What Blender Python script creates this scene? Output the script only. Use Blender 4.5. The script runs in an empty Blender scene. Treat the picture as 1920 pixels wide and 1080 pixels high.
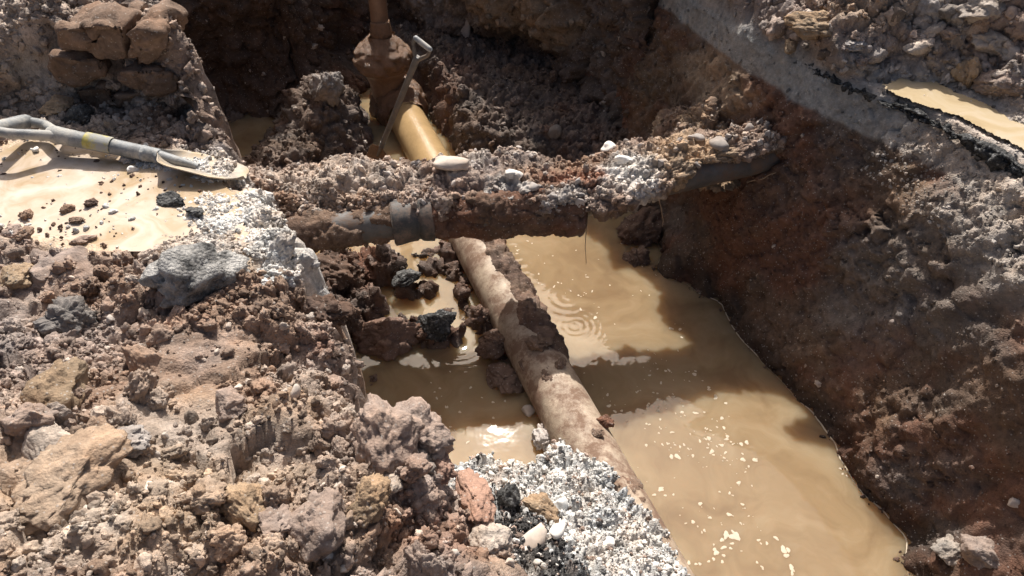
import bpy, bmesh, math, random
import numpy as np
from mathutils import Vector, Matrix, Euler

rng = np.random.default_rng(7)
random.seed(7)
scene = bpy.context.scene
K = 1.28                      # metres per layout unit (the trench was laid out with the camera 1.25 units up)
CAMZ = 1.25
PITCH = math.radians(41.6)
FPX = 1450.0                  # focal length in pixels of the 1920 px wide photograph
CP, SP = math.cos(PITCH), math.sin(PITCH)

# ------------------------------------------------------------------ camera, sky, sun, exposure
cam_data = bpy.data.cameras.new('camera')
cam = bpy.data.objects.new('camera', cam_data)
scene.collection.objects.link(cam)
cam.location = (0, 0, CAMZ * K)
cam.rotation_euler = (math.pi / 2 - PITCH, 0, 0)
cam_data.sensor_width = 36.0
cam_data.lens = 36.0 * FPX / 1920.0
cam_data.clip_start = 0.02
cam_data.clip_end = 500.0
scene.camera = cam

SUN_EL, SUN_AZ = math.radians(51), math.radians(-1.5)
world = bpy.data.worlds.new('World')
scene.world = world
world.use_nodes = True
wn = world.node_tree.nodes
wn.clear()
w_out = wn.new('ShaderNodeOutputWorld')
w_bg = wn.new('ShaderNodeBackground')
w_sky = wn.new('ShaderNodeTexSky')
w_sky.sky_type = 'NISHITA'
w_sky.sun_disc = False
w_sky.sun_elevation = SUN_EL
w_sky.sun_rotation = SUN_AZ
w_sky.dust_density = 8.0
w_sky.air_density = 1.0
w_bg.inputs['Strength'].default_value = 0.082
world.node_tree.links.new(w_sky.outputs[0], w_bg.inputs['Color'])
world.node_tree.links.new(w_bg.outputs[0], w_out.inputs['Surface'])

sun_data = bpy.data.lights.new('sun', 'SUN')
sun_data.energy = 4.7
sun_data.angle = math.radians(0.55)
sun_data.color = (1.0, 0.955, 0.89)
sun = bpy.data.objects.new('sun', sun_data)
scene.collection.objects.link(sun)
sdir = Vector((math.sin(SUN_AZ) * math.cos(SUN_EL), math.cos(SUN_AZ) * math.cos(SUN_EL), math.sin(SUN_EL)))
sun.rotation_euler = sdir.to_track_quat('Z', 'Y').to_euler()
sun.location = sdir * 20

scene.view_settings.view_transform = 'Standard'
scene.view_settings.look = 'None'
scene.view_settings.exposure = 0.38
scene.view_settings.gamma = 1.0
scene.view_settings.use_curve_mapping = False
scene.cycles.max_bounces = 6
scene.cycles.diffuse_bounces = 3
scene.cycles.glossy_bounces = 3
scene.cycles.use_denoising = True

# ------------------------------------------------------------------ numeric helpers
F = np.float32


def ray(px, py):
    u, v = (px - 960) / FPX, (py - 540) / FPX
    return np.array([u, CP - v * SP, -(SP + v * CP)])


def at(px, py, z):
    """point of the place at height z that lies on this line of sight"""
    d = ray(px, py)
    t = (z - CAMZ) / d[2]
    return np.array([0, 0, CAMZ]) + d * t


def _h(ix, iy, iz, seed):
    h = (ix.astype(np.uint32) * np.uint32(374761393) + iy.astype(np.uint32) * np.uint32(668265263)
         + iz.astype(np.uint32) * np.uint32(2147483647) + np.uint32((seed * 1274126177 + 97) & 0xffffffff))
    h = (h ^ (h >> np.uint32(13))) * np.uint32(1274126177)
    h = h ^ (h >> np.uint32(16))
    h = h * np.uint32(2246822519)
    return h ^ (h >> np.uint32(15))


def _f01(h):
    return (h & np.uint32(0xffff)).astype(F) / F(65535)


def vnoise(P, seed=0):
    i = np.floor(P).astype(np.int32)
    f = (P - i).astype(F)
    f = f * f * f * (f * (f * 6 - 15) + 10)
    out = 0
    for dx in (0, 1):
        wx = f[:, 0] if dx else 1 - f[:, 0]
        for dy in (0, 1):
            wy = f[:, 1] if dy else 1 - f[:, 1]
            for dz in (0, 1):
                wz = f[:, 2] if dz else 1 - f[:, 2]
                out = out + wx * wy * wz * _f01(_h(i[:, 0] + dx, i[:, 1] + dy, i[:, 2] + dz, seed))
    return out * 2 - 1


def fbm(P, octaves=4, seed=0, gain=0.5):
    P = np.asarray(P, dtype=np.float64)
    a, s, n = 1.0, 0, 0.0
    for k in range(octaves):
        s = s + a * vnoise(P, seed + k * 17)
        n += a
        a *= gain
        P = P * 2.03 + 11.7
    return s / n


def worley(P, seed=0):
    P = np.asarray(P, dtype=np.float64)
    i = np.floor(P).astype(np.int32)
    f = (P - i).astype(F)
    best = np.full(len(P), 9.0, F)
    bid = np.zeros(len(P), np.uint32)
    for dx in (-1, 0, 1):
        for dy in (-1, 0, 1):
            for dz in (-1, 0, 1):
                h = _h(i[:, 0] + dx, i[:, 1] + dy, i[:, 2] + dz, seed)
                ox = (h & np.uint32(1023)).astype(F) / F(1023)
                oy = ((h >> np.uint32(10)) & np.uint32(1023)).astype(F) / F(1023)
                oz = ((h >> np.uint32(20)) & np.uint32(1023)).astype(F) / F(1023)
                d = (dx + ox - f[:, 0]) ** 2 + (dy + oy - f[:, 1]) ** 2 + (dz + oz - f[:, 2]) ** 2
                m = d < best
                best = np.where(m, d, best)
                bid = np.where(m, h, bid)
    return np.sqrt(best), _f01(bid * np.uint32(2654435761))


def lump(P, size, seed=0, var=0.65):
    """domed lumps of about this size, each of its own height, 0..1"""
    Q = np.asarray(P, dtype=np.float64) / size
    w = np.stack([vnoise(Q * 1.3 + 5, seed + 3), vnoise(Q * 1.3 + 31, seed + 4), vnoise(Q * 1.3 + 77, seed + 5)], 1)
    d, r = worley(Q + 0.28 * w, seed)
    return np.sqrt(np.clip(1 - (d / 0.92) ** 2, 0, 1)) * (1 - var + var * r)


def facet(P, size, seed=0, crack=0.3, warp=0.22, jump=0.5):
    """broken blocks of about this size: each cell a tilted facet of its own height, with a crack round it (about -1..0.8)"""
    Q = np.asarray(P, dtype=np.float64) / size
    w = np.stack([vnoise(Q * 2.1 + 5, seed + 3), vnoise(Q * 2.1 + 31, seed + 4), vnoise(Q * 2.1 + 77, seed + 5)], 1)
    Q = Q + warp * w
    i = np.floor(Q).astype(np.int32)
    f = (Q - i).astype(F)
    b1 = np.full(len(Q), 9.0, F)
    b2 = np.full(len(Q), 9.0, F)
    h1 = np.zeros(len(Q), np.uint32)
    off = np.zeros((len(Q), 3), F)
    for dx in (-1, 0, 1):
        for dy in (-1, 0, 1):
            for dz in (-1, 0, 1):
                h = _h(i[:, 0] + dx, i[:, 1] + dy, i[:, 2] + dz, seed)
                ox = dx + (h & np.uint32(1023)).astype(F) / F(1023) - f[:, 0]
                oy = dy + ((h >> np.uint32(10)) & np.uint32(1023)).astype(F) / F(1023) - f[:, 1]
                oz = dz + ((h >> np.uint32(20)) & np.uint32(1023)).astype(F) / F(1023) - f[:, 2]
                d = ox * ox + oy * oy + oz * oz
                m = d < b1
                b2 = np.where(m, b1, np.minimum(b2, d))
                b1 = np.where(m, d, b1)
                h1 = np.where(m, h, h1)
                off[m, 0] = ox[m]
                off[m, 1] = oy[m]
                off[m, 2] = oz[m]
    r0 = _f01(h1 * np.uint32(2654435761))
    r1 = _f01(h1 * np.uint32(2246822519) + np.uint32(17)) - F(0.5)
    r2 = _f01(h1 * np.uint32(3266489917) + np.uint32(29)) - F(0.5)
    r3 = _f01(h1 * np.uint32(668265263) + np.uint32(41)) - F(0.5)
    e = np.sqrt(b2) - np.sqrt(b1)
    return jump * (r0 - 0.5) + 1.1 * (r1 * off[:, 0] + r2 * off[:, 1] + r3 * off[:, 2]) - 0.25 * b1 - crack * (1 - sstep(0.0, 0.20, e))


def sstep(a, b, x):
    t = np.clip((x - a) / (b - a), 0, 1)
    return t * t * (3 - 2 * t)


def mix(a, b, t):
    return a + (b - a) * t


def blob(P, c, r, warp=0.35, seed=5, soft=0.35):
    """soft-edged irregular patch 0..1 round c (2D or 3D distance)"""
    c = np.asarray(c)
    n = len(c)
    d = np.sqrt((((P[:, :n] - c) / np.asarray(r)) ** 2).sum(1))
    d = d + warp * fbm(P / (np.min(r) * 0.6), 3, seed)
    return 1 - sstep(1 - soft, 1 + soft, d)


def poly_sd(x, y, poly):
    """distance to a closed polygon, negative inside"""
    poly = np.asarray(poly, float)
    d2 = np.full(x.shape, 1e9)
    inside = np.zeros(x.shape, bool)
    n = len(poly)
    for k in range(n):
        a, b = poly[k], poly[(k + 1) % n]
        e = b - a
        wx, wy = x - a[0], y - a[1]
        t = np.clip((wx * e[0] + wy * e[1]) / (e @ e), 0, 1)
        d2 = np.minimum(d2, (wx - t * e[0]) ** 2 + (wy - t * e[1]) ** 2)
        if a[1] != b[1]:
            c = ((a[1] > y) != (b[1] > y)) & (x < (b[0] - a[0]) * (y - a[1]) / (b[1] - a[1]) + a[0])
            inside ^= c
    d = np.sqrt(d2)
    return np.where(inside, -d, d)


def tps(ctrl):
    """thin plate spline z(x,y) through the control points"""
    C = np.asarray(ctrl, float)
    n = len(C)
    r = np.linalg.norm(C[:, None, :2] - C[None, :, :2], axis=2)
    Km = np.where(r > 0, r * r * np.log(r + 1e-12), 0) + np.eye(n) * 0.004
    A = np.zeros((n + 3, n + 3))
    A[:n, :n] = Km
    A[:n, n] = 1
    A[:n, n + 1:] = C[:, :2]
    A[n, :n] = 1
    A[n + 1:, :n] = C[:, :2].T
    w = np.linalg.solve(A, np.concatenate([C[:, 2], [0, 0, 0]]))

    def f(x, y):
        z = w[n] + w[n + 1] * x + w[n + 2] * y
        for k in range(n):
            r2 = (x - C[k, 0]) ** 2 + (y - C[k, 1]) ** 2
            z = z + w[k] * 0.5 * r2 * np.log(r2 + 1e-12)
        return z
    return f


def grid_normals(G):
    du = np.gradient(G, axis=0)
    dv = np.gradient(G, axis=1)
    n = np.cross(du, dv)
    return n / (np.linalg.norm(n, axis=2, keepdims=True) + 1e-12)


# ------------------------------------------------------------------ mesh helpers
def link(o, parent=None):
    scene.collection.objects.link(o)
    if parent is not None:
        o.parent = parent
    return o


def raw_mesh(name, V, faces, cols=None, mat=None, smooth=True):
    me = bpy.data.meshes.new(name)
    V = np.asarray(V, dtype=np.float32)
    faces = np.asarray(faces, dtype=np.int32)
    nf, k = faces.shape
    me.vertices.add(len(V))
    me.vertices.foreach_set('co', V.ravel())
    me.loops.add(nf * k)
    me.loops.foreach_set('vertex_index', faces.ravel())
    me.polygons.add(nf)
    me.polygons.foreach_set('loop_start', np.arange(0, nf * k, k, dtype=np.int32))
    me.polygons.foreach_set('loop_total', np.full(nf, k, dtype=np.int32))
    me.update(calc_edges=True)
    me.polygons.foreach_set('use_smooth', np.full(nf, smooth, dtype=bool))
    if cols is not None:
        c = np.asarray(cols, dtype=np.float32)
        if c.shape[1] == 3:
            c = np.concatenate([c, np.zeros((len(c), 1), np.float32)], 1)
        at_ = me.attributes.new('col', 'FLOAT_COLOR', 'POINT')
        at_.data.foreach_set('color', c.ravel())
    if mat:
        me.materials.append(mat)
    me.update()
    return me


def grid_faces(nu, nv, close_v=False):
    i = np.arange(nu - 1)[:, None]
    j = np.arange(nv if close_v else nv - 1)[None, :]
    j2 = (j + 1) % nv
    a = i * nv + j
    b = (i + 1) * nv + j
    c = (i + 1) * nv + j2
    d = i * nv + j2
    return np.stack([np.broadcast_to(q, a.shape).ravel() for q in (a, b, c, d)], 1)


def sheet(name, G, mat, cols=None, parent=None, close_v=False, flip=False, keep=None):
    """G: (nu,nv,3) grid in layout units"""
    nu, nv = G.shape[:2]
    fc = grid_faces(nu, nv, close_v)
    if flip:
        fc = fc[:, ::-1]
    V = G.reshape(-1, 3)
    if keep is not None:
        k = keep.reshape(-1)
        fc = fc[k[fc].all(1)]
        used = np.zeros(len(V), bool)
        used[fc.ravel()] = True
        remap = np.cumsum(used) - 1
        fc = remap[fc]
        V = V[used]
        cols = cols[used] if cols is not None else None
    me = raw_mesh(name, V * K, fc, cols, mat)
    return link(bpy.data.objects.new(name, me), parent)


def tag(o, label=None, cat=None, group=None, kind=None):
    if label:
        o['label'] = label
    if cat:
        o['category'] = cat
    if group:
        o['group'] = group
    if kind:
        o['kind'] = kind
    return o


def empty(name, p):
    o = bpy.data.objects.new(name, None)
    o.location = Vector(p) * K
    o.empty_display_size = 0.05
    return link(o)


def frames(path):
    path = np.asarray(path, float)
    t = np.gradient(path, axis=0)
    t /= np.linalg.norm(t, axis=1, keepdims=True)
    up = np.array([0, 0, 1.0])
    if abs(t[0] @ up) > 0.9:
        up = np.array([0, -1.0, 0])
    side = np.cross(t, up)
    side /= np.linalg.norm(side, axis=1, keepdims=True)
    nrm = np.cross(side, t)
    return t, side, nrm


def resample(pts, step):
    pts = np.asarray(pts, float)
    # catmull-rom then arc length
    ext = np.vstack([2 * pts[0] - pts[1], pts, 2 * pts[-1] - pts[-2]])
    out = []
    for k in range(1, len(ext) - 2):
        p0, p1, p2, p3 = ext[k - 1:k + 3]
        t = np.linspace(0, 1, 40, endpoint=False)[:, None]
        out.append(0.5 * (2 * p1 + (p2 - p0) * t + (2 * p0 - 5 * p1 + 4 * p2 - p3) * t ** 2 + (3 * p1 - p0 - 3 * p2 + p3) * t ** 3))
    out.append(pts[-1:])
    c = np.vstack(out)
    s = np.concatenate([[0], np.cumsum(np.linalg.norm(np.diff(c, axis=0), axis=1))])
    n = max(2, int(s[-1] / step) + 1)
    ss = np.linspace(0, s[-1], n)
    return np.stack([np.interp(ss, s, c[:, k]) for k in range(c.shape[1])], 1)


def tube_grid(path, radius, nseg):
    """radius: scalar, (n,), or (n,nseg)"""
    path = np.asarray(path, float)
    n = len(path)
    t, side, nrm = frames(path)
    th = np.linspace(0, 2 * np.pi, nseg, endpoint=False)
    r = np.asarray(radius, float)
    if r.ndim == 0:
        r = np.full((n, nseg), float(r))
    elif r.ndim == 1:
        r = np.repeat(r[:, None], nseg, 1)
    dirs = np.cos(th)[None, :, None] * side[:, None] + np.sin(th)[None, :, None] * nrm[:, None]
    return path[:, None] + r[:, :, None] * dirs, dirs, th


def tube(name, path, radius, mat, parent=None, nseg=20, cols=None, caps=True):
    G, _, _ = tube_grid(path, radius, nseg)
    if caps:
        a = np.repeat(G[0].mean(0)[None, None], nseg, 1)
        b = np.repeat(G[-1].mean(0)[None, None], nseg, 1)
        G = np.concatenate([a, G[:1], G, G[-1:], b], 0)
        if cols is not None:
            c = cols.reshape(-1, nseg, cols.shape[-1])
            cols = np.concatenate([c[:1], c[:1], c, c[-1:], c[-1:]], 0).reshape(-1, cols.shape[-1])
    return sheet(name, G, mat, cols, parent, close_v=True)


def rel(o, parent_pt):
    """shift mesh so that it sits under an Empty at parent_pt"""
    o.data.transform(Matrix.Translation(-Vector(parent_pt) * K))
    return o


# ------------------------------------------------------------------ materials
def nodes_of(name):
    m = bpy.data.materials.new(name)
    m.use_nodes = True
    nt = m.node_tree
    nt.nodes.clear()
    out = nt.nodes.new('ShaderNodeOutputMaterial')
    b = nt.nodes.new('ShaderNodeBsdfPrincipled')
    nt.links.new(b.outputs[0], out.inputs['Surface'])
    return m, nt, b


def N(nt, kind, **kw):
    n = nt.nodes.new(kind)
    for k, v in kw.items():
        if k in n.inputs:
            n.inputs[k].default_value = v
        else:
            setattr(n, k, v)
    return n


def pos(nt, local=False):
    if local:
        return nt.nodes.new('ShaderNodeTexCoord').outputs['Object']
    return nt.nodes.new('ShaderNodeNewGeometry').outputs['Position']


def noise(nt, vec, scale, detail=6, rough=0.6):
    n = N(nt, 'ShaderNodeTexNoise', Scale=scale, Detail=detail, Roughness=rough)
    nt.links.new(vec, n.inputs['Vector'])
    return n.outputs['Fac']


def ramp(nt, fac, stops):
    r = nt.nodes.new('ShaderNodeValToRGB')
    e = r.color_ramp.elements
    while len(e) < len(stops):
        e.new(0.5)
    for k, (p, c) in enumerate(stops):
        e[k].position = p
        e[k].color = (c, c, c, 1) if np.isscalar(c) else (*c, 1)
    nt.links.new(fac, r.inputs['Fac'])
    return r.outputs['Color']


def mathn(nt, op, a, b=None, c=None):
    n = nt.nodes.new('ShaderNodeMath')
    n.operation = op
    for k, v in enumerate((a, b, c)):
        if v is None:
            continue
        if isinstance(v, (int, float)):
            n.inputs[k].default_value = v
        else:
            nt.links.new(v, n.inputs[k])
    return n.outputs[0]


def mixc(nt, fac, a, b, blend='MIX'):
    n = nt.nodes.new('ShaderNodeMix')
    n.data_type = 'RGBA'
    n.blend_type = blend
    for sock, v in ((n.inputs[0], fac), (n.inputs[6], a), (n.inputs[7], b)):
        if isinstance(v, (int, float)):
            sock.default_value = v
        elif isinstance(v, tuple):
            sock.default_value = (*v, 1)
        else:
            nt.links.new(v, sock)
    return n.outputs[2]


def soil_material(name, source, grit=0.5, bump=1.0, vary=1.0):
    """earth: colour from the mesh ('col' attribute), the instance or the object, broken up by grain"""
    m, nt, b = nodes_of(name)
    L = nt.links.new
    if source == 'object':
        oi = nt.nodes.new('ShaderNodeObjectInfo')
        base, wet = oi.outputs['Color'], oi.outputs['Alpha']
        wet = mathn(nt, 'SUBTRACT', 1.0, wet)
        rnd = oi.outputs['Random']
    else:
        a = nt.nodes.new('ShaderNodeAttribute')
        a.attribute_name = 'col'
        a.attribute_type = 'INSTANCER' if source == 'instance' else 'GEOMETRY'
        base, wet = a.outputs['Color'], a.outputs['Alpha']
        rnd = None
    p = pos(nt)
    n1 = noise(nt, p, 9.0, 8, 0.65)
    n2 = noise(nt, p, 38.0, 8, 0.7)
    n3 = noise(nt, p, 150.0, 4, 0.6)
    v1 = ramp(nt, n1, [(0.28, 1 - 0.38 * vary), (0.72, 1 + 0.30 * vary)])
    v2 = ramp(nt, n2, [(0.3, 1 - 0.36 * vary), (0.7, 1 + 0.34 * vary)])
    c = mixc(nt, 1.0, base, v1, 'MULTIPLY')
    c = mixc(nt, 1.0, c, v2, 'MULTIPLY')
    # warm / cool drift of the clay
    n4 = noise(nt, p, 4.3, 6, 0.7)
    hue = ramp(nt, n4, [(0.32, (1.10, 0.98, 0.88)), (0.55, (1, 1, 1)), (0.74, (0.92, 0.99, 1.08))])
    c = mixc(nt, 1.0, c, hue, 'MULTIPLY')
    # pale grit and dark crumbs
    vo = N(nt, 'ShaderNodeTexVoronoi', Scale=135.0)
    L(p, vo.inputs['Vector'])
    sp = nt.nodes.new('ShaderNodeSeparateColor')
    L(vo.outputs['Color'], sp.inputs[0])
    near = mathn(nt, 'LESS_THAN', vo.outputs['Distance'], 0.42)
    pale = mathn(nt, 'MULTIPLY', mathn(nt, 'GREATER_THAN', sp.outputs[0], 1.0 - 0.16 * grit), near)
    c = mixc(nt, mathn(nt, 'MULTIPLY', pale, 0.55), c, (0.42, 0.38, 0.34))
    L(c, b.inputs['Base Color'])
    r = mathn(nt, 'MULTIPLY_ADD', wet, -0.62, 0.93)
    L(r, b.inputs['Roughness'])
    b.inputs['Specular IOR Level'].default_value = 0.3
    # relief
    h = mathn(nt, 'ADD', mathn(nt, 'MULTIPLY', n2, 1.1), mathn(nt, 'MULTIPLY', n3, 0.5))
    h = mathn(nt, 'SUBTRACT', h, mathn(nt, 'MULTIPLY', vo.outputs['Distance'], 0.30))
    bp = N(nt, 'ShaderNodeBump', Strength=min(1.0, 0.75 * bump), Distance=0.013 * bump)
    L(h, bp.inputs['Height'])
    L(bp.outputs[0], b.inputs['Normal'])
    return m


M_SOIL = soil_material('earth', 'mesh')
M_WALL = soil_material('trench_earth', 'mesh', grit=0.45, bump=1.0, vary=0.9)
M_CRUMB = soil_material('earth_crumbs', 'instance', bump=0.9, vary=0.8)
M_CLOD = soil_material('earth_clod', 'object', bump=0.8, vary=0.85)
M_STONE = soil_material('stone', 'object', grit=0.25, bump=0.18, vary=0.45)


def asphalt_material(name='asphalt', dust_top=0.95, dust_lo=0.40):
    m, nt, b = nodes_of(name)
    L = nt.links.new
    p = pos(nt)
    vo = N(nt, 'ShaderNodeTexVoronoi', Scale=95.0)
    L(p, vo.inputs['Vector'])
    sp = nt.nodes.new('ShaderNodeSeparateColor')
    L(vo.outputs['Color'], sp.inputs[0])
    agg = ramp(nt, sp.outputs[0], [(0.0, 0.018), (0.6, 0.045), (0.86, 0.075), (1.0, 0.22)])
    n = noise(nt, p, 7.0, 6, 0.65)
    dust = ramp(nt, n, [(dust_lo, 0.0), (dust_lo + 0.18, dust_top)])
    c = mixc(nt, dust, agg, (0.46, 0.445, 0.42))
    L(c, b.inputs['Base Color'])
    b.inputs['Roughness'].default_value = 0.8
    bp = N(nt, 'ShaderNodeBump', Strength=0.9, Distance=0.014)
    h = mathn(nt, 'SUBTRACT', noise(nt, p, 60, 6, 0.7), mathn(nt, 'MULTIPLY', vo.outputs['Distance'], 0.6))
    L(h, bp.inputs['Height'])
    L(bp.outputs[0], b.inputs['Normal'])
    return m


M_ASPHALT = asphalt_material()
M_ASPHALT_CUT = asphalt_material('cut_asphalt', 0.25, 0.5)


def water_material(name, c1, c2, c3, scale, sss=1.0, wave=0.0, rough=0.03):
    m, nt, b = nodes_of(name)
    L = nt.links.new
    p = pos(nt)
    wp = N(nt, 'ShaderNodeTexNoise', Scale=scale * 0.8, Detail=3.0)
    L(p, wp.inputs['Vector'])
    wv = N(nt, 'ShaderNodeVectorMath', operation='MULTIPLY_ADD')
    wv.inputs[1].default_value = (0.9, 0.9, 0.0)
    L(wp.outputs['Color'], wv.inputs[0])
    L(p, wv.inputs[2])
    n = noise(nt, wv.outputs[0], scale, 6, 0.6)
    c = ramp(nt, n, [(0.35, c1), (0.52, c2), (0.66, c3)])
    L(c, b.inputs['Base Color'])
    b.inputs['Roughness'].default_value = rough
    b.inputs['IOR'].default_value = 1.4
    b.inputs['Specular IOR Level'].default_value = 0.5
    if sss:
        b.subsurface_method = 'BURLEY'
        b.inputs['Subsurface Weight'].default_value = sss
        b.inputs['Subsurface Radius'].default_value = (1.0, 0.62, 0.36)
        b.inputs['Subsurface Scale'].default_value = 0.16
    if wave:
        bp = N(nt, 'ShaderNodeBump', Strength=1.0, Distance=wave)
        L(noise(nt, p, 7.0, 3, 0.5), bp.inputs['Height'])
        L(bp.outputs[0], b.inputs['Normal'])
    return m


M_WATER = water_material('muddy_water', (0.205, 0.134, 0.074), (0.272, 0.188, 0.106), (0.325, 0.236, 0.142), 2.6, wave=0.0015)
M_PUDDLE = water_material('puddle_slurry', (0.42, 0.31, 0.19), (0.55, 0.445, 0.345), (0.63, 0.54, 0.455), 4.5, sss=0.0, wave=0.010, rough=0.12)
M_PUDDLE2 = water_material('puddle_water', (0.42, 0.32, 0.19), (0.48, 0.38, 0.24), (0.52, 0.43, 0.31), 4.0, sss=0.0, wave=0.002, rough=0.06)


def simple(name, col, rough=0.5, metal=0.0, vary=0.25, scale=18.0, dirt=None, dirt_amt=0.5, bump=0.002, spec=0.5):
    m, nt, b = nodes_of(name)
    L = nt.links.new
    p = pos(nt)
    n = noise(nt, p, scale, 8, 0.68)
    v = ramp(nt, n, [(0.3, 1 - vary), (0.7, 1 + vary)])
    c = mixc(nt, 1.0, tuple(col), v, 'MULTIPLY')
    rr = rough
    if dirt is not None:
        n2 = noise(nt, p, scale * 0.45, 8, 0.75)
        t = ramp(nt, n2, [(0.62 - 0.3 * dirt_amt, 0.0), (0.70 - 0.2 * dirt_amt, 1.0)])
        c = mixc(nt, t, c, tuple(dirt))
        r = nt.nodes.new('ShaderNodeMapRange')
        r.inputs[3].default_value = rough
        r.inputs[4].default_value = 0.9
        L(t, r.inputs[0])
        L(r.outputs[0], b.inputs['Roughness'])
    else:
        b.inputs['Roughness'].default_value = rr
    L(c, b.inputs['Base Color'])
    b.inputs['Metallic'].default_value = metal
    b.inputs['Specular IOR Level'].default_value = spec
    bp = N(nt, 'ShaderNodeBump', Strength=0.8, Distance=bump)
    L(noise(nt, p, scale * 5, 6, 0.7), bp.inputs['Height'])
    L(bp.outputs[0], b.inputs['Normal'])
    return m


M_PIPE = simple('dusty_pipe', (0.42, 0.33, 0.245), 0.55, vary=0.28, scale=14, dirt=(0.20, 0.125, 0.085), dirt_amt=0.55, bump=0.004)
M_YELLOW = simple('clay_slicked_pipe', (0.41, 0.275, 0.135), 0.2, vary=0.15, scale=10, bump=0.003)
M_PLASTIC = simple('grey_pipe', (0.105, 0.10, 0.097), 0.5, vary=0.3, scale=20, dirt=(0.17, 0.115, 0.085), dirt_amt=0.55, bump=0.003)
M_COUPLING = simple('dark_coupling', (0.04, 0.04, 0.04), 0.5, vary=0.3, scale=25, dirt=(0.17, 0.125, 0.10), dirt_amt=0.55, bump=0.003)
M_WETCLAY = simple('wet_clay', (0.21, 0.115, 0.065), 0.25, vary=0.3, scale=16, bump=0.02)
M_RISER = simple('clay_smeared_riser', (0.22, 0.125, 0.075), 0.45, vary=0.25, scale=14, bump=0.004)
M_HANDLE = simple('dusty_galvanised_handle', (0.22, 0.23, 0.235), 0.55, metal=0.1, vary=0.4, scale=26, dirt=(0.46, 0.44, 0.40), dirt_amt=0.5, bump=0.002)
M_SHAFT = simple('muddy_shaft', (0.12, 0.105, 0.09), 0.5, vary=0.3, scale=22, dirt=(0.20, 0.15, 0.11), dirt_amt=0.4, bump=0.002)
M_BLADE = simple('muddy_blade', (0.34, 0.30, 0.25), 0.4, metal=0.0, vary=0.3, scale=14, dirt=(0.46, 0.36, 0.24), dirt_amt=0.5, bump=0.002)
M_STICKER = simple('yellow_sticker', (0.42, 0.36, 0.09), 0.5, vary=0.4, scale=40, dirt=(0.33, 0.33, 0.31), dirt_amt=0.75, bump=0.001)
M_FOAM = simple('foam', (0.56, 0.47, 0.35), 0.6, vary=0.12, scale=60, bump=0.002)
M_ROOT = simple('root', (0.34, 0.24, 0.16), 0.8, vary=0.3, scale=60, bump=0.001)

# earth palette (diffuse reflectance)
MAUVE = np.array([0.312, 0.242, 0.203])
BROWN = np.array([0.268, 0.186, 0.137])
OCHRE = np.array([0.410, 0.300, 0.200])
RED = np.array([0.200, 0.102, 0.068])
GREY = np.array([0.335, 0.303, 0.280])
PALE = np.array([0.52, 0.455, 0.395])
WHITE = np.array([0.76, 0.75, 0.72])
BLACK = np.array([0.035, 0.034, 0.034])
DARK = np.array([0.090, 0.060, 0.046])
SLURRY = np.array([0.62, 0.49, 0.36])


def lerp_cols(base, target, t):
    return base * (1 - t[:, None]) + target[None] * t[:, None]


def earth_cols(P, seed=0, a=MAUVE, b=BROWN, c=OCHRE, d=GREY, oc=0.5, gr=0.5):
    n1 = fbm(P * 5.0, 4, 40 + seed)
    n2 = fbm(P * 3.1 + 9, 4, 60 + seed)
    n3 = fbm(P * 4.3 + 19, 4, 80 + seed)
    C = lerp_cols(np.repeat(a[None], len(P), 0), b, sstep(-0.25, 0.3, n1))
    C = lerp_cols(C, c, sstep(0.10, 0.45, n2) * oc)
    C = lerp_cols(C, d, sstep(0.10, 0.45, n3) * gr)
    return C


WATER_Z = -0.95
surfaces = {}


# ------------------------------------------------------------------ near and left bank
EDGE = [(0.62, -0.8), (0.42, -0.1), (0.20, 0.35), (0.06, 0.58), (0.015, 0.74), (-0.02, 0.87), (-0.11, 0.935), (-0.25, 1.0),
        (-0.37, 1.09), (-0.43, 1.22), (-0.50, 1.38), (-0.565, 1.55), (-0.71, 1.78), (-0.91, 2.03), (-1.0, 2.2), (-1.08, 2.36), (-1.26, 2.58),
        (-1.98, 3.1), (-2.2, 3.8), (-2.2, 5.4)]
bank_poly = EDGE + [(-6, 5.4), (-6, -0.8)]
ctrl_px = [(20, 300, 0), (200, 320, 0), (100, 400, 0), (300, 400, 0), (20, 430, 0), (420, 440, 0), (260, 470, 0.0), (430, 330, 0.0),
           (520, 470, -0.01), (60, 500, 0.03), (130, 590, 0.02), (250, 560, 0.02), (470, 590, 0.01),
           (100, 700, 0.06), (300, 700, 0.04), (500, 700, 0.0), (590, 690, -0.06),
           (100, 900, 0.12), (300, 880, 0.06), (500, 880, 0.03), (690, 840, -0.01), (800, 830, -0.05), (840, 900, -0.09),
           (100, 1060, 0.16), (300, 1060, 0.12), (500, 1060, 0.07), (700, 1060, 0.0), (900, 1060, -0.12), (850, 980, -0.10)]
ctrl = [tuple(at(*c)) for c in ctrl_px]
ctrl += [(-2.4, 1.0, 0.15), (-2.4, 2.0, 0.05), (-2.4, 0.2, 0.2), (-1, -0.3, 0.2), (0, -0.3, 0.05), (-1.6, 2.2, 0.03), (-1.1, 2.2, 0.0), (0.2, 0.1, 0)]
bank_z = tps(ctrl)
puddle_c = at(170, 370, 0)


def puddle_mask(x, y):
    P = np.stack([x, y, np.zeros_like(x)], 1)
    poly = [at(*q, 0)[:2] for q in [(-260, 265), (60, 262), (260, 285), (400, 300), (470, 380), (500, 470), (420, 500), (330, 470), (300, 455), (250, 470), (200, 480), (120, 470), (60, 440), (-60, 430), (-300, 420)]]
    d = poly_sd(x, y, poly) + 0.05 * fbm(P * 7, 4, 91)
    return 1 - sstep(-0.02, 0.05, d)


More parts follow.
